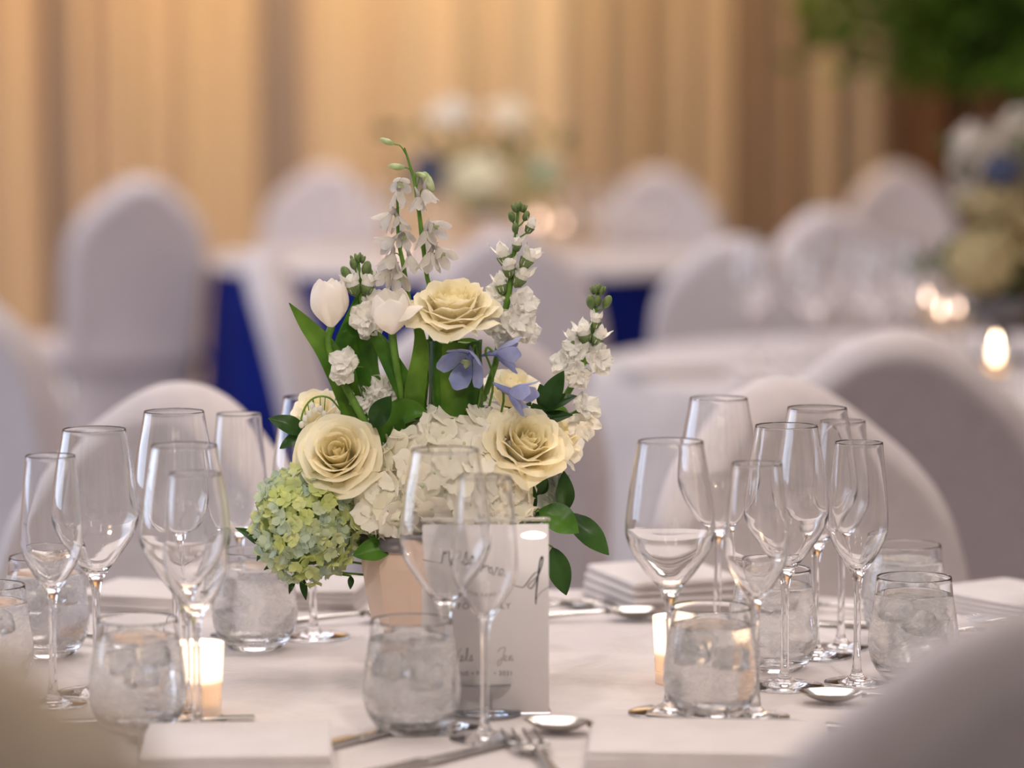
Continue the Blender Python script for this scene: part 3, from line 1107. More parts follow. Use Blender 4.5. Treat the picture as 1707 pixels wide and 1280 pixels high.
p = PZ(912, 1262); fork((p.x - .005, p.y - .03), math.radians(10), sc=1.35, lab='blurred fork with four tines in the bottom centre, left of the right napkin')
p = PZ(245, 1235); fork((p.x, p.y - .035), math.radians(8), 'fork whose tines show through the left front water glass')
p = PZ(1618, 1062); fork((p.x + .02, p.y - .03), math.radians(40), 'fork at the right edge nearest the water glass')
p = PZ(1660, 1050); fork((p.x + .03, p.y - .02), math.radians(42), 'fork at the right edge just behind its neighbour')
p = PZ(905, 1222); spoon((p.x + .045, p.y - .012), math.radians(76), 'spoon lying with its bowl just right of the sign base')
p = PZ(1372, 1178); spoon((p.x + .042, p.y + .006), math.radians(82), 'dark spoon in front of the rightmost flute')
p = PZ(1078, 1036); spoon((p.x - .045, p.y + .003), math.radians(-84), 'bright spoon on the far side left of the right candle')
p = PZ(595, 1238); knife((p.x, p.y), math.radians(-38), 'knife left of the middle water glass')
p = PZ(372, 1208); knife((p.x - .08, p.y), math.radians(-80), 'knife tip poking out beside the left candle')
p = PZ(690, 1268); knife((p.x + .01, p.y - .02), math.radians(-40), 'blurred knife blade at the bottom centre')
p = PZ(945, 1010); knife((p.x, p.y), math.radians(48), 'far knife crossing behind the hanging leaf')
p = PZ(960, 1020); fork((p.x - .02, p.y), math.radians(-60), 'far fork right of the sign top')
p = PZ(560, 1040); spoon((p.x + .02, p.y), math.radians(-70), 'blurred spoon behind the vase on the left')
p = PZ(1400, 1045); knife((p.x, p.y), math.radians(75), 'dark knife behind the stems at right')
p = PZ(1365, 1030); fork((p.x + .02, p.y + .03), math.radians(70), 'dark fork behind the stems at right')
p = PZ(135, 1075); spoon((p.x - .01, p.y + .01), math.radians(60), 'dark spoon behind the left wine glass stem')
p = PZ(1325, 1222); knife((p.x - .02, p.y + .03), math.radians(70), 'small knife tip right of the front right napkin')

# ------------------------------------------------------------------ flower builders
def petal(a0, wid, r0, r1, z0, z1, curl, ruffle, rr, nu=9, nv=7, cup=.75, tipround=.25, thick=0):
    V, Fc = [], []
    ph = rr.random() * 6
    for j in range(nv + 1):
        v = j / nv
        rad = r0 + (r1 - r0) * math.sin(v * PI / 2) ** cup
        w = wid * (.35 + .65 * math.sin(PI * min(1, v * .62 + .1)))
        for i in range(nu + 1):
            u = 2 * i / nu - 1
            vv = v * (1 - tipround * abs(u) ** 2.6)
            z = z0 + (z1 - z0) * vv
            rr_ = rad - .12 * (r1 - r0) * (1 - abs(u)) * 0
            if v > .6:
                q = ((v - .6) / .4)
                rr_ += curl * q * q
                z -= curl * .55 * q ** 3
                rr_ += ruffle * q * math.sin(u * 5 + ph) ; z += ruffle * .7 * q * math.sin(u * 7 + ph * 2)
            a = a0 + u * w
            V.append(Vector((rr_ * math.cos(a), rr_ * math.sin(a), z)))
    for j in range(nv):
        for i in range(nu):
            a = j * (nu + 1) + i
            Fc.append((a, a + 1, a + nu + 2, a + nu + 1))
    return V, Fc


def stem_pts(a, b, bow=.0, n=6, side=(0, 0, 1)):
    a, b = Vector(a), Vector(b)
    m = (a + b) / 2 + Vector(side) * bow
    return smooth_line([a, m, b], n)


VB = P(712, 1000, 3.06); VB.z = TABLE      # vase foot
VH = .128


def inside_vase(k=0):
    """a point inside the vase mouth where stems go in"""
    a = k * 2.4
    return Vector((VB.x + .02 * math.cos(a), VB.y + .02 * math.sin(a), TABLE + .085))


def rose(loc, facing, R, H, n, lab, mat, seed, group, stem=True, lname='rose', wide=1.0, openness=1.0, stem_to=None, curlf=.3, ruf=.05):
    rr = random.Random(seed)
    loc = Vector(loc)
    root = thing(lname, lab, 'flower', loc, 0, group)
    m = frame_to(facing, rr.random() * 6)
    for i in range(n):
        t = i / (n - 1)
        a0 = i * 2.39996
        r1 = R * (.10 + .90 * t ** 1.0 * openness)
        r0 = R * (.04 + .10 * t)
        top = H * (.86 + .14 * math.sin(t * PI)) * (1 - .42 * max(0, t - .55) / .45)
        wid = 1.45 - .62 * t
        V, Fc = petal(a0, wid, r0, r1 * .92, -H * .12 * t, top, R * curlf * t ** 1.5, R * ruf * (.3 + t), rr, cup=.42 + .3 * t, tipround=.22 + .08 * rr.random())
        # every petal tips a little of its own
        q = Matrix.Rotation(rr.uniform(-.06, .06), 4, 'X') @ Matrix.Rotation(rr.uniform(-.06, .06), 4, 'Y')
        obj('petal', [q @ v for v in V], Fc, mat, root, mtx=m)
    V, Fc = lathe([(0, -H * .2), (R * .16, -H * .16), (R * .2, -H * .05), (R * .05, .0)], 12)
    obj('calyx', V, Fc, M['stem'], root, mtx=m)
    if stem:
        d = Vector(facing).normalized()
        st = (stem_to or inside_vase(seed)) - loc
        pts = smooth_line([-d * H * .15, -d * (H * .6) , st * .6 - d * .01, st], 5)
        V, Fc = tube(pts, .0028, 8)
        obj('stem', V, Fc, M['stem'], root)
    return root


def leaf_geo(base, tip, width, normal=(0, -1, 0), bow=.0, fold=.25, n=12, m=4, shape=.45, pointed=1.0):
    """leaf blade from base to tip; bow lifts the middle along the normal; fold creases the midrib"""
    base, tip = Vector(base), Vector(tip)
    ax = tip - base
    L = ax.length
    ax.normalize()
    nn = Vector(normal); nn = (nn - ax * nn.dot(ax))
    if nn.length < 1e-4: nn = ax.orthogonal()
    nn.normalize()
    sd = ax.cross(nn)
    V, Fc = [], []
    for j in range(n + 1):
        t = j / n
        w = width / 2 * (math.sin(PI * t ** (math.log(.5) / math.log(shape)))) ** .8 if 0 < t < 1 else 0.0004
        c = base + ax * (L * t) + nn * (bow * math.sin(PI * t))
        for i in range(-m, m + 1):
            u = i / m
            V.append(c + sd * (w * u) + nn * (fold * w * abs(u) - fold * w * .35 + .04 * w * math.sin(t * 14 + u * 2)))
    k = 2 * m + 1
    for j in range(n):
        for i in range(2 * m):
            a = j * k + i
            Fc.append((a, a + 1, a + k + 1, a + k))
    return V, Fc


def bend_leaf(pts, widths, normal=(0, -1, 0), fold=.25, m=4, n=6):
    """blade that follows a poly-line"""
    L = smooth_line(pts, n)
    W = [w[0] for w in catmull([(w, 0) for w in widths], n)]
    V, Fc = [], []
    N = len(L)
    for j, c in enumerate(L):
        t = (L[min(j + 1, N - 1)] - L[max(j - 1, 0)]).normalized()
        nn = Vector(normal); nn = (nn - t * nn.dot(t)).normalized()
        sd = t.cross(nn)
        w = max(W[j], .0004) / 2
        for i in range(-m, m + 1):
            u = i / m
            V.append(c + sd * (w * u) + nn * (fold * w * (u * u) - fold * w * .4))
    k = 2 * m + 1
    for j in range(N - 1):
        for i in range(2 * m):
            a = j * k + i
            Fc.append((a, a + 1, a + k + 1, a + k))
    return V, Fc


def floret_geo(R, n, rr, cup=.25, round_=1.0, ruffle=.0, wfac=1.0, notch=0.0, nu=4, nv=6):
    """small open flower of n petals facing +z"""
    V, Fc = [], []
    for p in range(n):
        a = 2 * PI * p / n + rr.uniform(-.12, .12)
        L = R * rr.uniform(.88, 1.08)
        W = L * 1.05 * wfac * (4 / n) ** .6
        ca, sa = math.cos(a), math.sin(a)
        tilt_ = rr.uniform(-.12, .12)
        b = len(V)
        for j in range(nv + 1):
            v = j / nv
            for i in range(nu + 1):
                u = 2 * i / nu - 1
                w = W / 2 * math.sqrt(max(0.0, math.sin(PI * (.04 + .955 * v ** 1.15)))) * (.75 + .35 * v)
                x = L * (v * (1 - .10 * u * u * round_) - notch * v ** 4 * (1 - abs(u)))
                y = w * u
                z = cup * L * v * v + tilt_ * y - .10 * L * u * u * v + ruffle * L * v * math.sin(u * 5 + p * 2)
                V.append(Vector((x * ca - y * sa, x * sa + y * ca, z + .0012 * (p % 2))))
        for j in range(nv):
            for i in range(nu):
                q = b + j * (nu + 1) + i
                Fc.append((q, q + 1, q + nu + 2, q + nu + 1))
    return V, Fc


def hydrangea(c, rx, ry, rz, count, fr, lab, mat, seed, cat='flower', npet=4, cup=.18, center_mat=None, group='hydrangea heads in the main bouquet', wf=1.0, stemto=None, face=None):
    rr = random.Random(seed)
    c = Vector(c)
    root = thing('hydrangea', lab, cat, c, 0, group)
    meshes = []
    for k in range(6):
        V, Fc = floret_geo(fr, npet, rr, cup=cup + rr.uniform(-.1, .15), wfac=wf, ruffle=.03)
        cV, cF = ellipsoid((0, 0, fr * .06), fr * .10, fr * .10, fr * .08, 6, 4)
        n0 = len(Fc)
        V, Fc = merge([(V, Fc), (cV, cF)])
        me = mesh('floret', V, Fc, [mat, M['bud']])
        for i, pl in enumerate(me.polygons):
            if i >= n0: pl.material_index = 1
        meshes.append(me)
    # inner green stalk ball so that gaps read dark green
    V, Fc = ellipsoid((0, 0, 0), rx * .74, ry * .74, rz * .74, 16, 10)
    obj('flower_stalks', V, Fc, M['bud_green'] if mat is M['hyd_green'] else M['bud'], root)
    for i in range(count):
        f = (i + .5) / count
        z = 1 - 2 * f
        a = i * 2.39996
        s = math.sqrt(1 - z * z)
        d = Vector((s * math.cos(a), s * math.sin(a), z))
        j = rr.uniform(.86, 1.04)
        p = Vector((d.x * rx, d.y * ry, d.z * rz)) * j
        nrm = Vector((d.x / rx, d.y / ry, d.z / rz)).normalized() + Vector((rr.uniform(-.45, .45), rr.uniform(-.45, .45), rr.uniform(-.45, .45)))
        m = frame_to(nrm, rr.random() * 6, p) @ Matrix.Scale(rr.uniform(.8, 1.15), 4)
        link('floret', meshes[rr.randrange(6)], root, m)
    st = (stemto or inside_vase(seed)) - c
    V, Fc = tube([Vector((0, 0, 0)), st * .5, st], .004, 8)
    obj('stem', V, Fc, M['stem'], root)
    return root


def tulip(c, axis, R, H, lab, seed, mode='closed'):
    rr = random.Random(seed)
    c = Vector(c)
    root = thing('tulip', lab, 'flower', c, 0, 'white tulips in the main bouquet')
    m = frame_to(axis, rr.random())
    for i in range(6):
        inner = i < 3
        a0 = (i % 3) * 2 * PI / 3 + (0 if inner else PI / 3)
        RR = R * (.86 if inner else 1.0)
        V, Fc = [], []
        nu, nv = 8, 12
        for j in range(nv + 1):
            v = j / nv
            rad = RR * (math.sin(PI * min(.5 + 0 * v, v * .95 + .02)) if v < .5 else 1.0 - .32 * ((v - .5) / .5) ** 2)
            for k in range(nu + 1):
                u = 2 * k / nu - 1
                hw = .98 * math.sin(PI * min(1, .16 + v * .50)) * (1 if v < .7 else math.sqrt(max(0, 1 - ((v - .7) / .31) ** 2)))
                a = a0 + u * hw
                z = H * (v * .96 + .04 * math.sin(v * 3)) * (1 - .04 * u * u)
                V.append(Vector((rad * math.cos(a), rad * math.sin(a), z)))
        for j in range(nv):
            for k in range(nu):
                q = j * (nu + 1) + k
                Fc.append((q, q + 1, q + nu + 2, q + nu + 1))
        mm = m
        if mode == 'open' and i in (4,):
            mm = m @ Matrix.Rotation(-1.2, 4, Vector((-math.sin(a0), math.cos(a0), 0)))
        if mode == 'open' and i in (0, 3, 5):
            mm = m @ Matrix.Rotation(.12, 4, Vector((-math.sin(a0), math.cos(a0), 0)))
        obj('petal', V, Fc, M['tulip'], root, mtx=mm)
    st = inside_vase(seed) - c
    d = Vector(axis).normalized()
    V, Fc = tube(smooth_line([d * .002, -d * .03, st * .6, st], 5), [.0036] * 16, 8)
    obj('stem', V, Fc, M['stem'], root)
    return root


# ------------------------------------------------------------------ the main bouquet
D0 = 3.06


def B(px, py, dy=0.0):
    return P(px, py, D0 + dy)


# vase
vase = thing('vase', 'blush ceramic vase with a grey rim holding the main bouquet', 'vase', (VB.x, VB.y, TABLE + .0005), .3)
V, Fc = lathe([(0, 0), (.040, 0), (.0425, .003), (.050, .035), (.0575, .07), (.062, .10), (.0625, .118), (.0585, .118), (.058, .10), (.052, .06), (.042, .02), (0, .012)], 12)
obj('vase_body', V, Fc, M['ceramic'], vase, smooth=False)
V, Fc = lathe([(.0632, .116), (.0645, .122), (.063, .128), (.058, .128), (.0575, .116)], 40, 2)
obj('rim', V, Fc, M['pewter'], vase)
V, Fc = lathe([(0, .02), (.04, .03), (.05, .07), (.052, .118), (.03, .138), (0, .145)], 20)
obj('floral_foam', V, Fc, M['foam'], vase)

G_R = 'cream roses in the main bouquet'
rose(B(757, 545, -.02), (0, -.42, 1), .0375, .040, 46, 'open ruffled cream rose on top of the bouquet', M['rose'], 11, G_R, openness=1.0, curlf=.34, ruf=.06)
rose(B(568, 768, -.03), (-.12, -1.15, .62), .0355, .040, 36, 'cream rose at the left above the green hydrangea', M['rose'], 12, G_R, curlf=.30, ruf=.02)
rose(B(868, 757, -.03), (.35, -1.0, .85), .036, .040, 38, 'cream rose at the right beside the white hydrangea', M['rose'], 13, G_R, curlf=.34, ruf=.06)
rose(B(850, 672, .03), (.2, -.4, 1), .030, .030, 18, 'pale rose behind the blue delphinium bell', M['rose_pale'], 14, G_R)
rose(B(915, 740, .03), (.7, -.5, .7), .028, .03, 16, 'pale rose half hidden at the right end of the bouquet', M['rose_pale'], 15, G_R)
rose(B(535, 700, .03), (-.4, -.5, .8), .024, .028, 16, 'small pale rose behind the left rose', M['rose_pale'], 16, G_R)

hydrangea(B(752, 786, -.02), .069, .050, .053, 110, .0205, 'large white hydrangea head in the middle of the bouquet', M['hyd_white'], 21, wf=1.1)
hydrangea(B(652, 842, -.035), .026, .024, .028, 34, .0175, 'small white hydrangea cluster hanging at the left of the large one', M['hyd_white'], 22, wf=1.15)
hydrangea(B(838, 832, -.035), .026, .024, .024, 34, .0150, 'small white hydrangea cluster below the right rose', M['hyd_white'], 24, wf=1.1)
hydrangea(B(512, 872, -.03), .046, .044, .052, 240, .0088, 'green and pale blue hydrangea head at the lower left', M['hyd_green'], 23, cup=.45)

tulip(B(552, 548, -.01), (-.05, -.05, 1), .0178, .047, 'closed white tulip at the upper left of the bouquet', 31)
tulip(B(654, 558, -.03), (-.12, -.25, 1), .0185, .043, 'opening white tulip with one petal folded down', 32, 'open')

# tulip leaves: each a thing of its own kind of blade, held in the vase
def blade(pts, widths, lab, mat='leaf_bright', normal=(0, -1, 0), fold=.3):
    P0 = pts[0]
    L = [Vector(p) - Vector(P0) for p in pts]
    V, Fc = bend_leaf(L, widths, normal, fold)
    o = obj('tulip_leaf', V, Fc, M[mat])
    o.location = P0
    tag(o, lab, 'leaf', 'broad tulip leaves in the main bouquet')


blade([B(600, 720, .0), B(577, 650, -.005), B(546, 585, -.01), B(510, 540, -.01), B(482, 505, -.01)], [.020, .023, .021, .013, .001], 'long pointed leaf reaching furthest to the upper left')
blade([B(600, 700, .02), B(588, 640, .01), B(583, 580, .0), B(586, 540, .0), B(605, 470, .01)], [.030, .034, .030, .016, .001], 'broad leaf under the closed tulip', 'leaf_mid')
blade([B(640, 720, .0), B(612, 620, -.005), B(606, 560, -.01), B(583, 546, -.015), B(570, 552, -.02)], [.02, .022, .022, .012, .002], 'leaf arching left between the two tulips', 'leaf_mid', normal=(.3, -1, .4))
blade([B(700, 700, -.01), B(672, 640, -.02), B(650, 600, -.02), B(630, 565, -.02), B(612, 548, -.02)], [.020, .020, .017, .012, .002], 'leaf slanting behind the open tulip stem', 'leaf_mid')
blade([B(690, 710, -.02), B(692, 650, -.025), B(700, 600, -.03), B(700, 560, -.03), B(690, 515, -.02)], [.017, .019, .016, .010, .001], 'upright bright leaf left of the rolled leaf')
blade([B(640, 760, -.01), B(650, 715, -.02), B(665, 690, -.025), B(690, 684, -.03), B(712, 690, -.03)], [.02, .028, .026, .018, .002], 'short leaf curling just above the white hydrangea', 'leaf_mid', normal=(0, -1, .3))

# rolled broad leaf under the top rose: overlapping blades around a stem bundle
roll = thing('rolled_leaf_collar', 'tall green collar of rolled broad leaves under the top rose', 'foliage', B(760, 690, -.005))
RH = .068
for k in range(7):
    a0 = k * 2 * PI / 7 + .2
    V, Fc = [], []
    nu, nv = 6, 8
    for j in range(nv + 1):
        v = j / nv
        for i in range(nu + 1):
            u = 2 * i / nu - 1
            a = a0 + u * .56
            r = .0245 + .0012 * (k % 2) - .0015 * u * u + .001 * math.sin(v * 5 + k) + .004 * max(0, v - .8)
            V.append(Vector((r * math.cos(a), r * math.sin(a), v * RH * (1 - .05 * u * u))))
    for j in range(nv):
        for i in range(nu):
            q = j * (nu + 1) + i
            Fc.append((q, q + 1, q + nu + 2, q + nu + 1))
    obj('leaf_blade', V, Fc, M['leaf_bright' if k % 2 else 'leaf_mid'], roll)
V, Fc = tube([(0, 0, .065), (0, 0, 0), inside_vase(1) - B(760, 690, -.005)], [.018, .016, .008], 10)
obj('stem_bundle', V, Fc, M['stem'], roll)


# stocks
def stock(name, lab, line, buds, florets, seed, group='white stock stems in the main bouquet', tipcount=9):
    """line: pixel poly-line tip -> foot; buds/florets: (px, py, dy, size)"""
    rr = random.Random(seed)
    tip = B(*line[0]); foot = inside_vase(seed)
    root = thing(name, lab, 'flower', tip, 0, group)
    pts = [B(*q) - tip for q in line] + [foot - tip]
    L = smooth_line(pts, 5)
    V, Fc = tube(L, [.0012 + .0018 * min(1, i / (len(L) * .5)) for i in range(len(L))], 8)
    obj('stem', V, Fc, M['stem'], root)

    def nearest(p, above=.012):
        best = min(L, key=lambda q: (q - p - Vector((0, 0, -above))).length)
        return best
    # crown of tiny green buds at the tip
    for k in range(tipcount):
        a = k * 2.4
        r = .0045 * math.sqrt((k + .3) / tipcount) * 1.5
        V, Fc = ellipsoid((0, 0, 0), .0017, .0017, .0042, 8, 6)
        m = frame_to((math.cos(a) * r * 90, math.sin(a) * r * 90, 1), 0, (math.cos(a) * r, math.sin(a) * r, .002 - r * .6))
        obj('bud', V, Fc, M['bud_green'], root, mtx=m)
    for (px, py, dy, s, g) in buds:
        p = B(px, py, dy) - tip
        q = nearest(p)
        s *= 1.15
        d = (p - q).normalized() + Vector((0, 0, .8))
        V, Fc = ellipsoid((0, 0, 0), s * .62, s * .62, s, 10, 7)
        if g:
            o = obj('bud', V, Fc, M['bud_green'], root, mtx=frame_to(d, 0, p))
        else:
            V2, F2 = floret_geo(s * 1.0, 4, rr, cup=1.1, ruffle=.1)
            V3 = [v + Vector((0, 0, s * .1)) for v in V2]
            V, Fc = merge([(V, Fc), (V3, F2)])
            o = obj('bud', V, Fc, M['stock'], root, mtx=frame_to(d, rr.random() * 6, p))
            cv, cf = lathe([(0, -s * 1.15), (s * .45, -s * .8), (s * .68, -s * .1), (s * .62, .0)], 8)
            obj('calyx', cv, cf, M['bud_green'], o)
        V, Fc = tube([q, (q + p) / 2 - Vector((0, 0, .002)), p - d.normalized() * s * .8], .0008, 6)
        obj('bud_stalk', V, Fc, M['stem'], root)
    for (px, py, dy, s, dx, dz) in florets:
        p = B(px, py, dy) - tip
        q = nearest(p)
        s *= 1.2
        d = Vector((dx, -1, dz))
        V, Fc = merge([floret_geo(s, 5, rr, cup=.25, ruffle=.14, notch=.12, nu=6, nv=5, wfac=1.05),
                       xf(floret_geo(s * .62, 4, rr, cup=.6, ruffle=.2, nu=5, nv=4), Matrix.Translation((0, 0, s * .12)))])
        o = obj('floret', V, Fc, M['stock'], root, mtx=frame_to(d, rr.random() * 6, p))
        cv, cf = lathe([(0, -s * .9), (s * .14, -s * .85), (s * .18, -s * .3), (s * .12, 0)], 8)
        obj('calyx', cv, cf, M['bud_green'], o)
        V, Fc = tube([q, p - d.normalized() * s * .8], .0009, 6)
        obj('floret_stalk', V, Fc, M['stem'], root)
    return root


stock('stock_stem', 'tall white stock stem right of the top rose', [(864, 345, .0), (860, 390, 0), (855, 440, 0), (846, 500, .0), (832, 560, .01), (815, 640, .01)],
      [(853, 361, -.004, .0048, 1), (877, 360, -.002, .0045, 1), (884, 378, -.004, .0060, 0), (859, 380, -.006, .0045, 1), (862, 407, -.006, .0062, 0), (840, 426, -.004, .0095, 0),
       (880, 431, -.004, .0090, 0), (848, 446, -.008, .0085, 0), (868, 462, -.006, .0090, 0), (836, 474, .0, .0085, 0)],
      [(872, 506, -.008, .0150, .5, .4), (862, 538, -.014, .0160, .3, .3), (836, 540, -.012, .0150, -.3, .2), (846, 560, -.008, .0145, .2, -.2), (832, 486, .006, .0110, -.3, .4),
       (880, 552, .0, .0120, .6, -.2)], 41)
stock('stock_stem', 'white stock stem leaning out furthest right', [(997, 482, 0), (992, 520, 0), (984, 565, 0), (968, 615, 0), (940, 665, .0), (905, 720, .01)],
      [(985, 503, -.004, .0060, 1), (1012, 503, -.004, .0058, 1), (996, 502, -.004, .005, 1), (993, 535, -.006, .0070, 0), (997, 562, -.002, .0082, 0), (974, 556, -.006, .0088, 0), (958, 566, 0, .0085, 0)],
      [(960, 580, -.004, .0130, -.4, .3), (997, 600, -.006, .0150, .8, .2), (940, 606, -.004, .0125, -.6, .4), (962, 625, -.010, .0125, 0, -.2), (990, 585, .0, .0120, .4, .5)], 42, tipcount=12)
stock('stock_stem', 'short white stock stem between the two tulips', [(597, 430, .0), (600, 470, 0), (606, 520, 0), (616, 600, .0), (625, 680, .01)],
      [(577, 455, -.003, .0062, 1), (589, 440, -.003, .0048, 1), (611, 447, -.003, .0062, 1), (613, 460, .002, .0070, 1), (588, 475, -.005, .0095, 0), (613, 474, -.005, .0090, 0)],
      [(607, 530, -.02, .0150, -.1, .2), (618, 545, -.018, .0125, .2, -.2), (574, 604, -.028, .0135, -.3, .4), (570, 622, -.026, .0115, 0, -.3), (622, 500, .0, .0115, .3, .3)], 43, tipcount=7)
stock('stock_stem', 'low white stock blossoms tucked above the left rose', [(652, 640, .015), (648, 668, .015), (650, 700, .02)],
      [],
      [(640, 650, -.005, .0150, -.2, .3), (660, 645, -.004, .0140, .3, .4), (655, 668, -.008, .0140, .1, -.1), (612, 668, -.006, .0120, -.4, .2), (600, 660, -.002, .0110, -.3, .3), (628, 676, -.008, .0125, -.1, 0)], 44, tipcount=0)
stock('stock_stem', 'single white stock blossom at the far right below the leaves', [(974, 676, .0), (950, 692, .0), (905, 700, 0)],
      [],
      [(976, 678, -.004, .0140, .6, .7), (972, 706, -.002, .0150, .1, -.7)], 45, tipcount=0)


# delphinium spikes
def bell(px, py, dy, s, d, root, tip, mat, rr, name='floret', openf=.55, speck=True):
    p = B(px, py, dy) - tip
    V, Fc = [], []
    for k in range(5):
        a0 = 2 * PI * k / 5
        b = len(V)
        nu, nv = 6, 6
        for j in range(nv + 1):
            v = j / nv
            for i in range(nu + 1):
                u = 2 * i / nu - 1
                rad = s * (.10 + openf * math.sin(v * PI / 2) ** .8 + (.12 if v > .7 else 0) * ((v - .7) / .3 if v > .7 else 0))
                w = .62 * math.sin(PI * min(1, .25 + v * .60)) ** .8 * (1 if v < .8 else math.sqrt(max(0.02, 1 - ((v - .8) / .22) ** 2)))
                a = a0 + u * w
                z = s * (v * 1.0) * (1 - .05 * u * u)
                V.append(Vector((rad * math.cos(a), rad * math.sin(a), z)))
        for j in range(nv):
            for i in range(nu):
                q = b + j * (nu + 1) + i
                Fc.append((q, q + 1, q + nu + 2, q + nu + 1))
    # spur
    V2, F2 = tube([(0, 0, .1 * s), (s * .1, 0, -.25 * s), (s * .35, 0, -.6 * s)], [s * .16, s * .12, s * .04], 6)
    V, Fc = merge([(V, Fc), (V2, F2)])
    m = frame_to(d, rr.random() * 6, p - Vector(d).normalized() * s * .5)
    o = obj(name, V, Fc, mat, root, mtx=m)
    if speck:
        cv, cf = floret_geo(s * .20, 4, rr, cup=.8)
        obj('eye', [v + Vector((0, 0, s * .35)) for v in cv], cf, M['bud'], o)
    return p


def delphinium(lab, line, bells, buds, seed, mat, group):
    rr = random.Random(seed)
    tip = B(*line[0])
    root = thing('delphinium_spike', lab, 'flower', tip, 0, group)
    L = smooth_line([B(*q) - tip for q in line] + [inside_vase(seed) - tip], 5)
    V, Fc = tube(L, [.0008 + .0013 * min(1, i / (len(L) * .5)) for i in range(len(L))], 8)
    obj('stem', V, Fc, M['stem'], root)

    def stalk(p, r=.0006):
        q = min(L, key=lambda q: (q - p - Vector((0, 0, -.014))).length)
        V, Fc = tube(smooth_line([q, (q + p) / 2 + Vector((0, 0, .004)), p], 4), r, 6)
        obj('flower_stalk', V, Fc, M['stem'], root)
    for (px, py, dy, s, dx, dyy, dz) in bells:
        p = bell(px, py, dy, s * 1.2, (dx, dyy * .6, dz - .25), root, tip, mat, rr, openf=.44)
        stalk(p - Vector((dx, dyy, dz)).normalized() * s * .7)
    for (px, py, dy, s, dx, dz) in buds:
        p = B(px, py, dy) - tip
        V, Fc = ellipsoid((0, 0, 0), s * .42, s * .42, s, 10, 7)
        d = Vector((dx, -.2, dz))
        obj('bud', V, Fc, M['bud'], root, mtx=frame_to(d, 0, p))
        stalk(p - d.normalized() * s)
    return root


WD = M['delph']
delphinium('tallest white delphinium spike rising from the middle of the bouquet', [(674, 246, .0), (683, 275, .0), (690, 300, 0), (698, 350, .0), (704, 400, .0), (710, 450, .01), (718, 560, .01)],
           [(712, 328, -.004, .0125, .4, -.3, -1), (697, 340, -.004, .0115, -.1, -.3, -1), (727, 380, -.006, .0150, .5, -1, -.1), (710, 400, -.004, .0145, .1, -.6, -.8),
            (738, 425, -.006, .0155, .5, -1, -.3), (716, 436, -.006, .0150, -.1, -.6, -.9)],
           [(645, 236, 0, .0072, -1, .35), (661, 278, 0, .0078, -1, .1), (714, 303, 0, .0105, .5, -1), (703, 292, 0, .0062, .6, -.2)], 51, WD, 'white delphinium spikes in the main bouquet')
delphinium('shorter white delphinium spike left of the tallest one', [(661, 322, .0), (663, 350, .0), (664, 400, .0), (672, 440, 0), (682, 500, .01), (700, 600, .01)],
           [(667, 309, -.006, .0130, .1, -1, .1), (664, 332, -.004, .0125, .1, -.5, -.9), (641, 366, -.004, .0135, -1, -.3, -.7), (666, 373, -.004, .0125, .2, -.7, -.5),
            (644, 406, -.006, .0140, -1, -.4, -.3), (674, 396, -.006, .0125, .1, -1, 0), (650, 438, -.006, .0150, -.4, -.6, -.9), (640, 462, -.004, .0140, -.6, -.6, -.7), (666, 466, -.006, .0145, .1, -1, -.4), (684, 440, .002, .013, .1, -.5, -.9)],
           [], 52, WD, 'white delphinium spikes in the main bouquet')
G_BD = 'pale blue delphinium blossoms in the main bouquet'


def blue_bell(lab, px, py, dy, s, d, foot, seed, openf=.55):
    rr = random.Random(seed)
    tip = B(px, py, dy)
    root = thing('blue_delphinium_blossom', lab, 'flower', tip, 0, G_BD)
    bell(px, py, dy, s, d, root, tip, M['delph_blue'], rr, 'petals', openf)
    a = -Vector(d).normalized() * s * .6
    f = B(*foot) - tip
    V, Fc = tube(smooth_line([a, a * 1.6, f, inside_vase(seed) - tip], 6), .0011, 6)
    obj('stem', V, Fc, M['stem'], root)


blue_bell('pale blue blossom facing us in front of the rolled leaf', 776, 606, -.045, .0250, (-.45, -.9, -.6), (795, 690, -.02), 61, .72)
blue_bell('pale blue blossom right of the rolled leaf, turned away', 846, 590, -.03, .0210, (.8, .1, -.1), (815, 680, -.01), 62, .6)
blue_bell('lowest pale blue blossom, a bell lying to the right', 868, 660, -.045, .0240, (1, -.3, -.35), (835, 690, -.02), 63, .55)


# leafy sprigs: stem plus individual leaves
def sprig(lab, root_px, leaves, seed, mat='leaf_dark', group='dark ruscus sprigs in the main bouquet', stem_r=.0012):
    """leaves: (base px, base py, tip px, tip py, dy, width m[, normal, bow])"""
    base = B(*root_px)
    root = thing('ruscus_sprig', lab, 'foliage', base, 0, group)
    pts = [inside_vase(seed) - base, Vector((0, 0, 0))]
    used = [Vector((0, 0, 0))]
    for lf in leaves:
        bx, by, tx, ty, dy, w = lf[:6]
        nrm = lf[6] if len(lf) > 6 else (.1, -1, .35)
        bow = lf[7] if len(lf) > 7 else .003
        mt = lf[8] if len(lf) > 8 else mat
        b = B(bx, by, dy) - base; t = B(tx, ty, dy - .004) - base
        V, Fc = leaf_geo(b, t, w, nrm, bow)
        obj('leaf', V, Fc, M[mt], root)
        q = min(used, key=lambda q: (q - b).length)
        if (q - b).length > .001:
            V, Fc = tube([q, b], stem_r * .8, 6); obj('leaf_stalk', V, Fc, M['stem'], root)
            used.append(b)
    V, Fc = tube(pts, stem_r, 6)
    obj('stem', V, Fc, M['stem'], root)


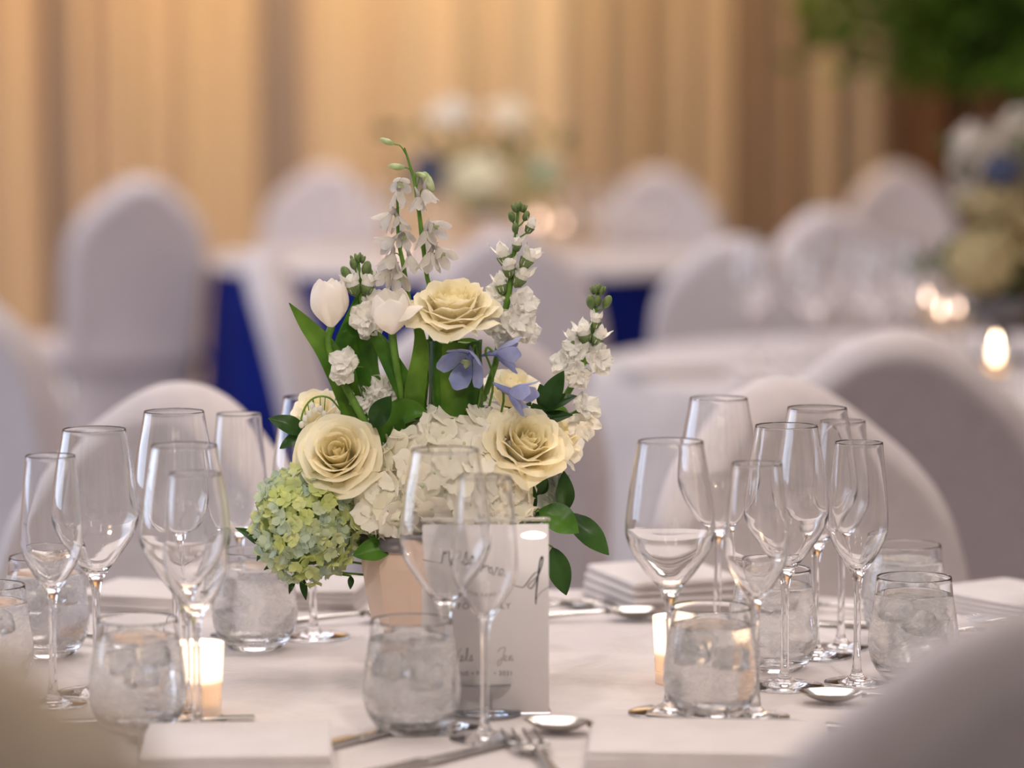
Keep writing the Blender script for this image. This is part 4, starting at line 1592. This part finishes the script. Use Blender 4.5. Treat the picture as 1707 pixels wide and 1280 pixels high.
sprig('dark leaf pair sticking out left of the left rose', (520, 735, .0), [(512, 722, 447, 697, -.01, .018, (0, -1, .6)), (515, 728, 466, 748, -.012, .017, (0, -.7, .9)), (520, 735, 500, 712, .0, .014)], 71)
sprig('dark leaf standing between the left rose and the hydrangea', (625, 712, -.02), [(622, 712, 652, 660, -.045, .021, (-.3, -1, .2))], 72)
sprig('leaves around the stem of the right leaning stock', (905, 700, -.005), [(905, 690, 940, 618, -.02, .020, (-.3, -1, .1)), (908, 684, 962, 660, -.022, .015, (0, -.8, .8)), (895, 706, 955, 692, -.022, .015, (0, -.8, .8)),
                                                                         (900, 705, 888, 672, -.02, .018, (.2, -1, .2)), (912, 682, 900, 640, -.005, .016)], 73)
sprig('leaves below the right rose reaching down to the right', (880, 850, -.01), [(885, 830, 897, 768, -.03, .022, (.3, -1, .1)), (880, 862, 878, 790, -.03, .022, (-.3, -1, .3)), (940, 855, 940, 785, -.012, .018, (.2, -1, 0), .004, 'leaf_dark'),
                                                                     (898, 850, 965, 888, -.035, .030, (0, -1, .8), .004, 'leaf_mid'), (945, 858, 1015, 925, -.02, .024, (.2, -1, .5), .004), (930, 862, 1000, 885, -.012, .017, (0, -.7, 1), .003, 'leaf_mid'),
                                                                     (860, 872, 915, 860, -.03, .022, (0, -.9, .8), .003), (840, 875, 880, 850, -.04, .02)], 74)
sprig('leaf hanging down right of the sign', (900, 900, .0), [(921, 912, 944, 992, -.02, .022, (0, -1, .1))], 75)
sprig('leaf poking out low on the left behind the hydrangea', (450, 915, .01), [(448, 918, 392, 880, .0, .015, (0, -.6, 1))], 76)
sprig('leaves under the hydrangeas above the vase', (640, 920, -.01), [(655, 912, 588, 926, -.045, .022, (0, -1, .5), .004, 'leaf_mid'), (648, 900, 612, 892, -.04, .018, (0, -1, .6), .004, 'leaf_mid'), (655, 905, 700, 890, -.03, .018), (690, 880, 735, 905, -.03, .02),
                                                            (640, 880, 600, 850, -.02, .025), (590, 830, 570, 800, .0, .025), (740, 880, 800, 900, -.03, .025), (790, 880, 850, 905, -.03, .025)], 77)
sprig('small leaf tips showing under the green hydrangea', (520, 950, .0), [(492, 955, 482, 990, -.015, .006), (502, 960, 510, 1000, -.02, .007), (585, 960, 584, 982, -.02, .006), (470, 930, 440, 950, -.01, .006), (440, 915, 428, 935, -.01, .005)], 78)
sprig('dark filler leaves between the flowers', (640, 780, .02), [(600, 840, 575, 810, -.005, .025), (625, 800, 600, 770, .0, .03), (640, 720, 620, 690, .0, .03), (880, 700, 860, 690, .0, .03), (700, 700, 720, 680, .01, .03),
                                                            (880, 820, 905, 780, .0, .03), (560, 850, 540, 800, .0, .02), (620, 880, 600, 920, -.01, .025)], 79)

# dusty miller (silver lacy leaf)
dm = thing('dusty_miller_sprig', 'silvery lacy sprig behind the leaves at the right', 'foliage', B(915, 860, .01))
o_ = B(915, 860, .01)
rr = random.Random(5)
for k in range(4):
    x0 = 905 + k * 9
    pts = [B(915, 860, .01), B(x0, 820, .008), B(x0 + 4 - k, 770 + k * 10, .004)]
    L = smooth_line(pts, 6)
    parts = [tube([q - o_ for q in L], .0008, 5)]
    for i in range(2, len(L)):
        for s in (-1, 1):
            b = L[i] - o_
            t = b + Vector((s * rr.uniform(.006, .010), -.003, rr.uniform(.002, .006)))
            parts.append(leaf_geo(b, t, .005, (0, -1, .2), .001, n=5, m=2))
    V, Fc = merge(parts)
    obj('lacy_leaf', V, Fc, M['miller'], dm)
V, Fc = tube([(0, 0, 0), inside_vase(3) - o_], .001, 5)
obj('stem', V, Fc, M['stem'], dm)

# lily of the valley like arch with tiny bells
la = B(512, 700, -.01)
lv = thing('arching_bell_sprig', 'thin arching stem with tiny white bells above the left rose', 'flower', la)
L = smooth_line([B(500, 712, -.02), B(506, 684, -.02), B(522, 664, -.02), B(546, 662, -.02), B(565, 680, -.01), B(600, 730, .0)], 6)
V, Fc = tube([q - la for q in L] + [inside_vase(4) - la], .0009, 6)
obj('stem', V, Fc, M['stem'], lv)
for k, (px, py) in enumerate([(503, 708), (509, 698), (516, 690), (525, 684), (534, 682), (520, 676), (540, 690)]):
    p = B(px, py, -.022) - la
    V, Fc = merge([ellipsoid((0, 0, 0), .0028, .0028, .0034, 8, 6)])
    obj('bell', V, Fc, M['stock'], lv, mtx=Matrix.Translation(p))
    q = min(L, key=lambda q: ((q - la) - p - Vector((0, 0, .008))).length) - la
    V, Fc = tube([q, p], .0005, 5)
    obj('bell_stalk', V, Fc, M['stem'], lv)


# ------------------------------------------------------------------ simpler bouquets behind (blurred in the photo)
BLUEFL = petal_mat('deep_blue_petal', srgb(96, 104, 140), srgb(70, 78, 112), trans=.2)


CREAM_DIM = petal_mat('dimmed_cream_petal', srgb(216, 200, 158), srgb(198, 180, 134), trans=.2)  # cream petals darkened in colour to stand in for the dim right side
WHITE_DIM = petal_mat('dimmed_white_petal', srgb(206, 196, 184), srgb(190, 180, 166), trans=.2)  # white petals greyed in colour for the same dim light


def simple_rose(c, facing, R, lab, mat, seed, foot, group, cat='flower'):
    return rose(c, facing, R, R * .95, 12, lab, mat, seed, group, True, 'rose', stem_to=foot)


def far_bouquet():
    d = TA.y
    foot = P(822, 428, d); foot.z = TABLE
    v = thing('vase', 'blush vase under the flowers on the far blue table', 'vase', (foot.x, foot.y, TABLE + .0005))
    V, Fc = lathe([(0, 0), (.05, 0), (.06, .05), (.072, .12), (.066, .12), (.055, .05), (0, .01)], 16)
    obj('vase_body', V, Fc, M['ceramic'], v)
    V, Fc = lathe([(0, .04), (.055, .08), (.06, .12), (0, .15)], 16)
    obj('floral_foam', V, Fc, M['foam'], v)
    f = Vector((foot.x, foot.y, TABLE + .08))
    g = 'blossoms of the far centerpiece'
    hydrangea(P(800, 300, d - .03), .085, .07, .07, 60, .026, 'cream yellow hydrangea low in the middle of the far centerpiece', M['rose_pale'], 81, group=g, stemto=f)
    simple_rose(P(752, 200, d), (-.2, -.6, 1), .06, 'white rose at the upper left of the far centerpiece', M['stock'], 82, f, g)
    simple_rose(P(845, 200, d), (.2, -.5, 1), .06, 'cream rose at the upper right of the far centerpiece', M['rose_pale'], 83, f, g)
    hydrangea(P(715, 285, d), .05, .05, .055, 40, .02, 'deep blue blossom cluster at the left of the far centerpiece', BLUEFL, 84, group=g, stemto=f)
    hydrangea(P(905, 290, d + .02), .045, .045, .045, 36, .02, 'pale green blossom cluster at the right of the far centerpiece', M['hyd_green'], 85, group=g, stemto=f)
    rr = random.Random(9)
    s = thing('leafy_sprig', 'dark green leaves through the far centerpiece', 'foliage', f)
    for k in range(46):
        a = rr.uniform(650, 935); b = rr.uniform(215, 340)
        p0 = P(a, b, d + rr.uniform(-.06, .08)) - f
        t = p0 + Vector((rr.uniform(-.05, .05), rr.uniform(-.03, .03), rr.uniform(-.02, .05)))
        V, Fc = leaf_geo(p0, t, .028, (rr.uniform(-.4, .4), -1, .4), .004, n=6, m=2)
        obj('leaf', V, Fc, M['leaf_dark' if k % 3 else 'leaf_mid'], s)
        V, Fc = tube([Vector((0, 0, 0)), p0 * .6 + Vector((0, 0, .02)), p0], .0015, 4)
        obj('leaf_stalk', V, Fc, M['stem'], s)


far_bouquet()


def tall_bouquet():
    d = 6.35
    foot = P(1668, 600, d); foot.z = TABLE
    v = thing('vase', 'glass pedestal vase under the tall flowers at the right edge', 'vase', (foot.x, foot.y, TABLE + .0005))
    V, Fc = lathe([(0, 0), (.06, 0), (.06, .008), (.012, .02), (.012, .06), (.05, .09), (.065, .12), (.06, .12), (.045, .092), (0, .07)], 24)
    obj('vase_body', V, Fc, M['pewter'], v)
    V, Fc = lathe([(0, .075), (.04, .095), (.055, .12), (0, .16)], 16)
    obj('floral_foam', V, Fc, M['foam'], v)
    f = Vector((foot.x, foot.y, TABLE + .10))
    g = 'blossoms of the tall centerpiece at the right edge'
    hydrangea(P(1632, 440, d - .05), .055, .05, .062, 70, .02, 'big cream hydrangea lowest in the tall centerpiece at right', CREAM_DIM, 91, group=g, stemto=f)
    hydrangea(P(1640, 250, d), .062, .05, .045, 60, .02, 'white hydrangea near the top of the tall centerpiece at right', WHITE_DIM, 92, group=g, stemto=f)
    hydrangea(P(1650, 330, d - .02), .06, .05, .045, 60, .02, 'cream hydrangea in the middle of the tall centerpiece at right', CREAM_DIM, 93, group=g, stemto=f)
    simple_rose(P(1615, 285, d - .04), (-.6, -1, .3), .035, 'pinkish white rose at the left of the tall centerpiece at right', WHITE_DIM, 94, f, g)
    simple_rose(P(1698, 400, d - .05), (.3, -1, .4), .05, 'yellow-cream rose at the right edge of the tall centerpiece', CREAM_DIM, 95, f, g)
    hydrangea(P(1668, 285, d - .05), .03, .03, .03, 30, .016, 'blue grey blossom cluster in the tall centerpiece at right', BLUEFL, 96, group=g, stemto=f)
    hydrangea(P(1715, 250, d + .05), .06, .06, .08, 60, .02, 'white hydrangea cut by the right edge in the tall centerpiece', WHITE_DIM, 97, group=g, stemto=f)
    rr = random.Random(19)
    s = thing('leafy_sprig', 'green leaves through the tall centerpiece at right', 'foliage', f)
    for k in range(50):
        a = rr.uniform(1590, 1760); b = rr.uniform(230, 520)
        if k < 10: a, b = rr.uniform(1525, 1600), rr.uniform(420, 450)
        p0 = P(a, b, d + rr.uniform(-.06, .08)) - f
        t = p0 + Vector((rr.uniform(-.04, .04), rr.uniform(-.03, .03), rr.uniform(-.03, .03)))
        V, Fc = leaf_geo(p0, t, .024, (rr.uniform(-.4, .4), -1, .4), .004, n=6, m=2)
        obj('leaf', V, Fc, M['leaf_dark' if k % 3 else 'leaf_mid'], s)
        V, Fc = tube([Vector((0, 0, 0)), p0 * .6 + Vector((0, 0, .01)), p0], .001, 4)
        obj('leaf_stalk', V, Fc, M['stem'], s)


tall_bouquet()

# potted tree at the far right
tb = Vector(((1680 - 853.5) / F * 12.4, 12.4, 0))
tree = thing('potted_tree', 'tall potted tree with a dark green crown at the upper right', 'tree', tb)
bark = simple_mat('bark', srgb(84, 58, 44), rough=.9)
V, Fc = lathe([(0, 0), (.16, 0), (.2, .36), (.19, .38), (.17, .38), (.16, .33), (0, .33)], 24)
obj('pot', V, Fc, simple_mat('dark_pot', srgb(70, 55, 48)), tree)
V, Fc = tube(smooth_line([(0, 0, .3), (.03, 0, .8), (-.02, 0, 1.2), (.05, 0, 1.7)], 5), [.045] * 8 + [.03] * 8, 10)
obj('trunk', V, Fc, bark, tree)
rr = random.Random(77)
ends = []
for k in range(16):
    a = rr.uniform(0, 6.28); zz = rr.uniform(.75, 1.5)
    e = Vector((math.cos(a) * rr.uniform(.15, .65), math.sin(a) * rr.uniform(.1, .5), zz + rr.uniform(.1, .5)))
    if e.z < 1.28: e.z = 1.28 + rr.random() * .1
    s0 = Vector((0, 0, zz))
    V, Fc = tube(smooth_line([s0, (s0 + e) / 2 + Vector((0, 0, .06)), e], 4), .012, 6)
    obj('branch', V, Fc, bark, tree)
    ends.append(e)
parts = []
for k in range(3400):
    # clumps of leaves round the branch ends, heavier at the top
    if k < 900:
        e = ends[k % len(ends)]
        c = e + Vector((rr.gauss(0, .09), rr.gauss(0, .09), rr.gauss(0, .06)))
    else:
        a = rr.uniform(0, 6.28); r = math.sqrt(rr.random()) * .78
        c = Vector((r * math.cos(a), r * math.sin(a) * .7, rr.uniform(1.32, 2.2) + .10 * math.sin(a * 3)))
        if c.z < 1.42 and rr.random() < .5: continue
    t = c + Vector((rr.uniform(-.08, .08), rr.uniform(-.08, .08), rr.uniform(-.07, .03)))
    parts.append(leaf_geo(c, t, .05, (rr.uniform(-1, 1), -1, rr.uniform(0, 1)), .004, n=4, m=1))
V, Fc = merge(parts)
o = obj('foliage', V, Fc, M['leaf_tree'], tree)
tag(o, kind='stuff')

# ------------------------------------------------------------------ tableware on the tables behind
def far_set(T, spots, gname, where):
    for k, (px, d, kind) in enumerate(spots):
        x = (px - 853.5) / F * d
        loc = Vector((x, d, TABLE + .0003))
        lab = f'blurred {"wine glass" if kind == "w" else "flute"} {where}'
        stemmed(kind, loc, lab, gname, k)


far_set(TA, [(590, 9.9, 'w'), (632, 9.6, 'w'), (655, 9.85, 'f'), (700, 10.2, 'w'), (950, 9.9, 'w'), (985, 9.6, 'w'), (1012, 10.1, 'w'), (1040, 9.7, 'w'), (1062, 9.95, 'f'), (1090, 9.8, 'w'), (560, 10.1, 'f'), (742, 9.5, 'f')],
        'blurred glassware on the far blue table', 'among those on the far blue table')
far_set(TB, [(1340, 6.25, 'w'), (1362, 6.05, 'f'), (1385, 6.5, 'w'), (1430, 6.3, 'w'), (1462, 6.1, 'w'), (1480, 6.55, 'f'), (1505, 6.3, 'w'), (1255, 6.2, 'w'), (1275, 6.45, 'f'), (1530, 6.15, 'w')],
        'blurred glassware on the white table behind', 'among those on the white table behind')


def far_napkin(px, d, w, lab, T, g, dep=.12, rot=0.0, th=.02):
    x = (px - 853.5) / F * d
    t = thing('folded_napkin', lab, 'napkin', (x, d, TABLE + .0005), rot, g)
    for k in range(2):
        V, Fc = rbox(w, dep, th / 2, th * .2, 2)
        obj('fold', [v + Vector((0, 0, th / 2 * k)) for v in V], Fc, M['napkin'], t)


gN = 'folded napkins on the far blue table'
far_napkin(430, 9.75, .20, 'white napkin at the left end of the far blue table', TA, gN, .25)
far_napkin(560, 9.45, .17, 'white napkin left of the votives on the far blue table', TA, gN, .25, .02)
far_napkin(700, 9.30, .15, 'white napkin in the middle front of the far blue table', TA, gN, .2, .02)
far_napkin(960, 9.33, .14, 'lavender-looking napkin right of the bokeh candles on the far blue table', TA, gN, .2)
far_napkin(1078, 9.55, .20, 'white napkin at the right end of the far blue table', TA, gN, .28)
gN = 'folded napkins on the white table behind'
far_napkin(1120, 6.05, .18, 'napkin at the left front of the white table behind', TB, gN, .12, .3)
far_napkin(1310, 5.85, .18, 'napkin at the front of the white table behind, above the right group of glasses', TB, gN, .12, .1)

# out-of-focus flowers in the near left corner, on a small side table below the frame
sd = thing('side_table', 'small cloth-covered side table below the bottom left corner', 'table', (-.42, 1.22, 0))
V, Fc = lathe([(0, .72), (.24, .72), (.245, .70), (.25, .3), (.27, .02)], 48)
obj('cover', V, Fc, M['linen'], sd)
nf = Vector((-.245, 1.30, .9))
nv_ = thing('vase', 'vase of near blurred cream flowers, below the bottom left corner', 'vase', (-.26, 1.26, .7205))
V, Fc = lathe([(0, 0), (.035, 0), (.045, .06), (.04, .14), (.05, .2), (.046, .2), (.036, .14), (.04, .06), (0, .01)], 24)
obj('vase_body', V, Fc, M['ceramic'], nv_)
f = Vector((-.26, 1.26, .86))
g = 'blurred cream flowers in the bottom left corner'
cream_taupe = petal_mat('beige_petal', srgb(244, 230, 212), srgb(232, 216, 194), trans=.3)
hydrangea(P(-20, 1265, 1.27), .037, .035, .036, 60, .014, 'blurred beige hydrangea filling the bottom left corner', cream_taupe, 101, group=g, stemto=f)
hydrangea(P(120, 1330, 1.24), .032, .03, .032, 50, .013, 'blurred beige hydrangea just right of the corner one', cream_taupe, 102, group=g, stemto=f)
s = thing('leafy_sprig', 'blurred olive leaves at the bottom left beside the beige flowers', 'foliage', f)
for (a, b, c_, d_) in ((190, 1330, 262, 1262), (160, 1340, 230, 1300), (200, 1380, 300, 1320)):
    V, Fc = leaf_geo(P(a, b, 1.25) - f, P(c_, d_, 1.25) - f, .012, (0, -1, .3), .002)
    obj('leaf', V, Fc, M['bud_green'], s)
    V, Fc = tube([Vector((0, 0, 0)), P(a, b, 1.25) - f], .001, 5)
    obj('leaf_stalk', V, Fc, M['stem'], s)
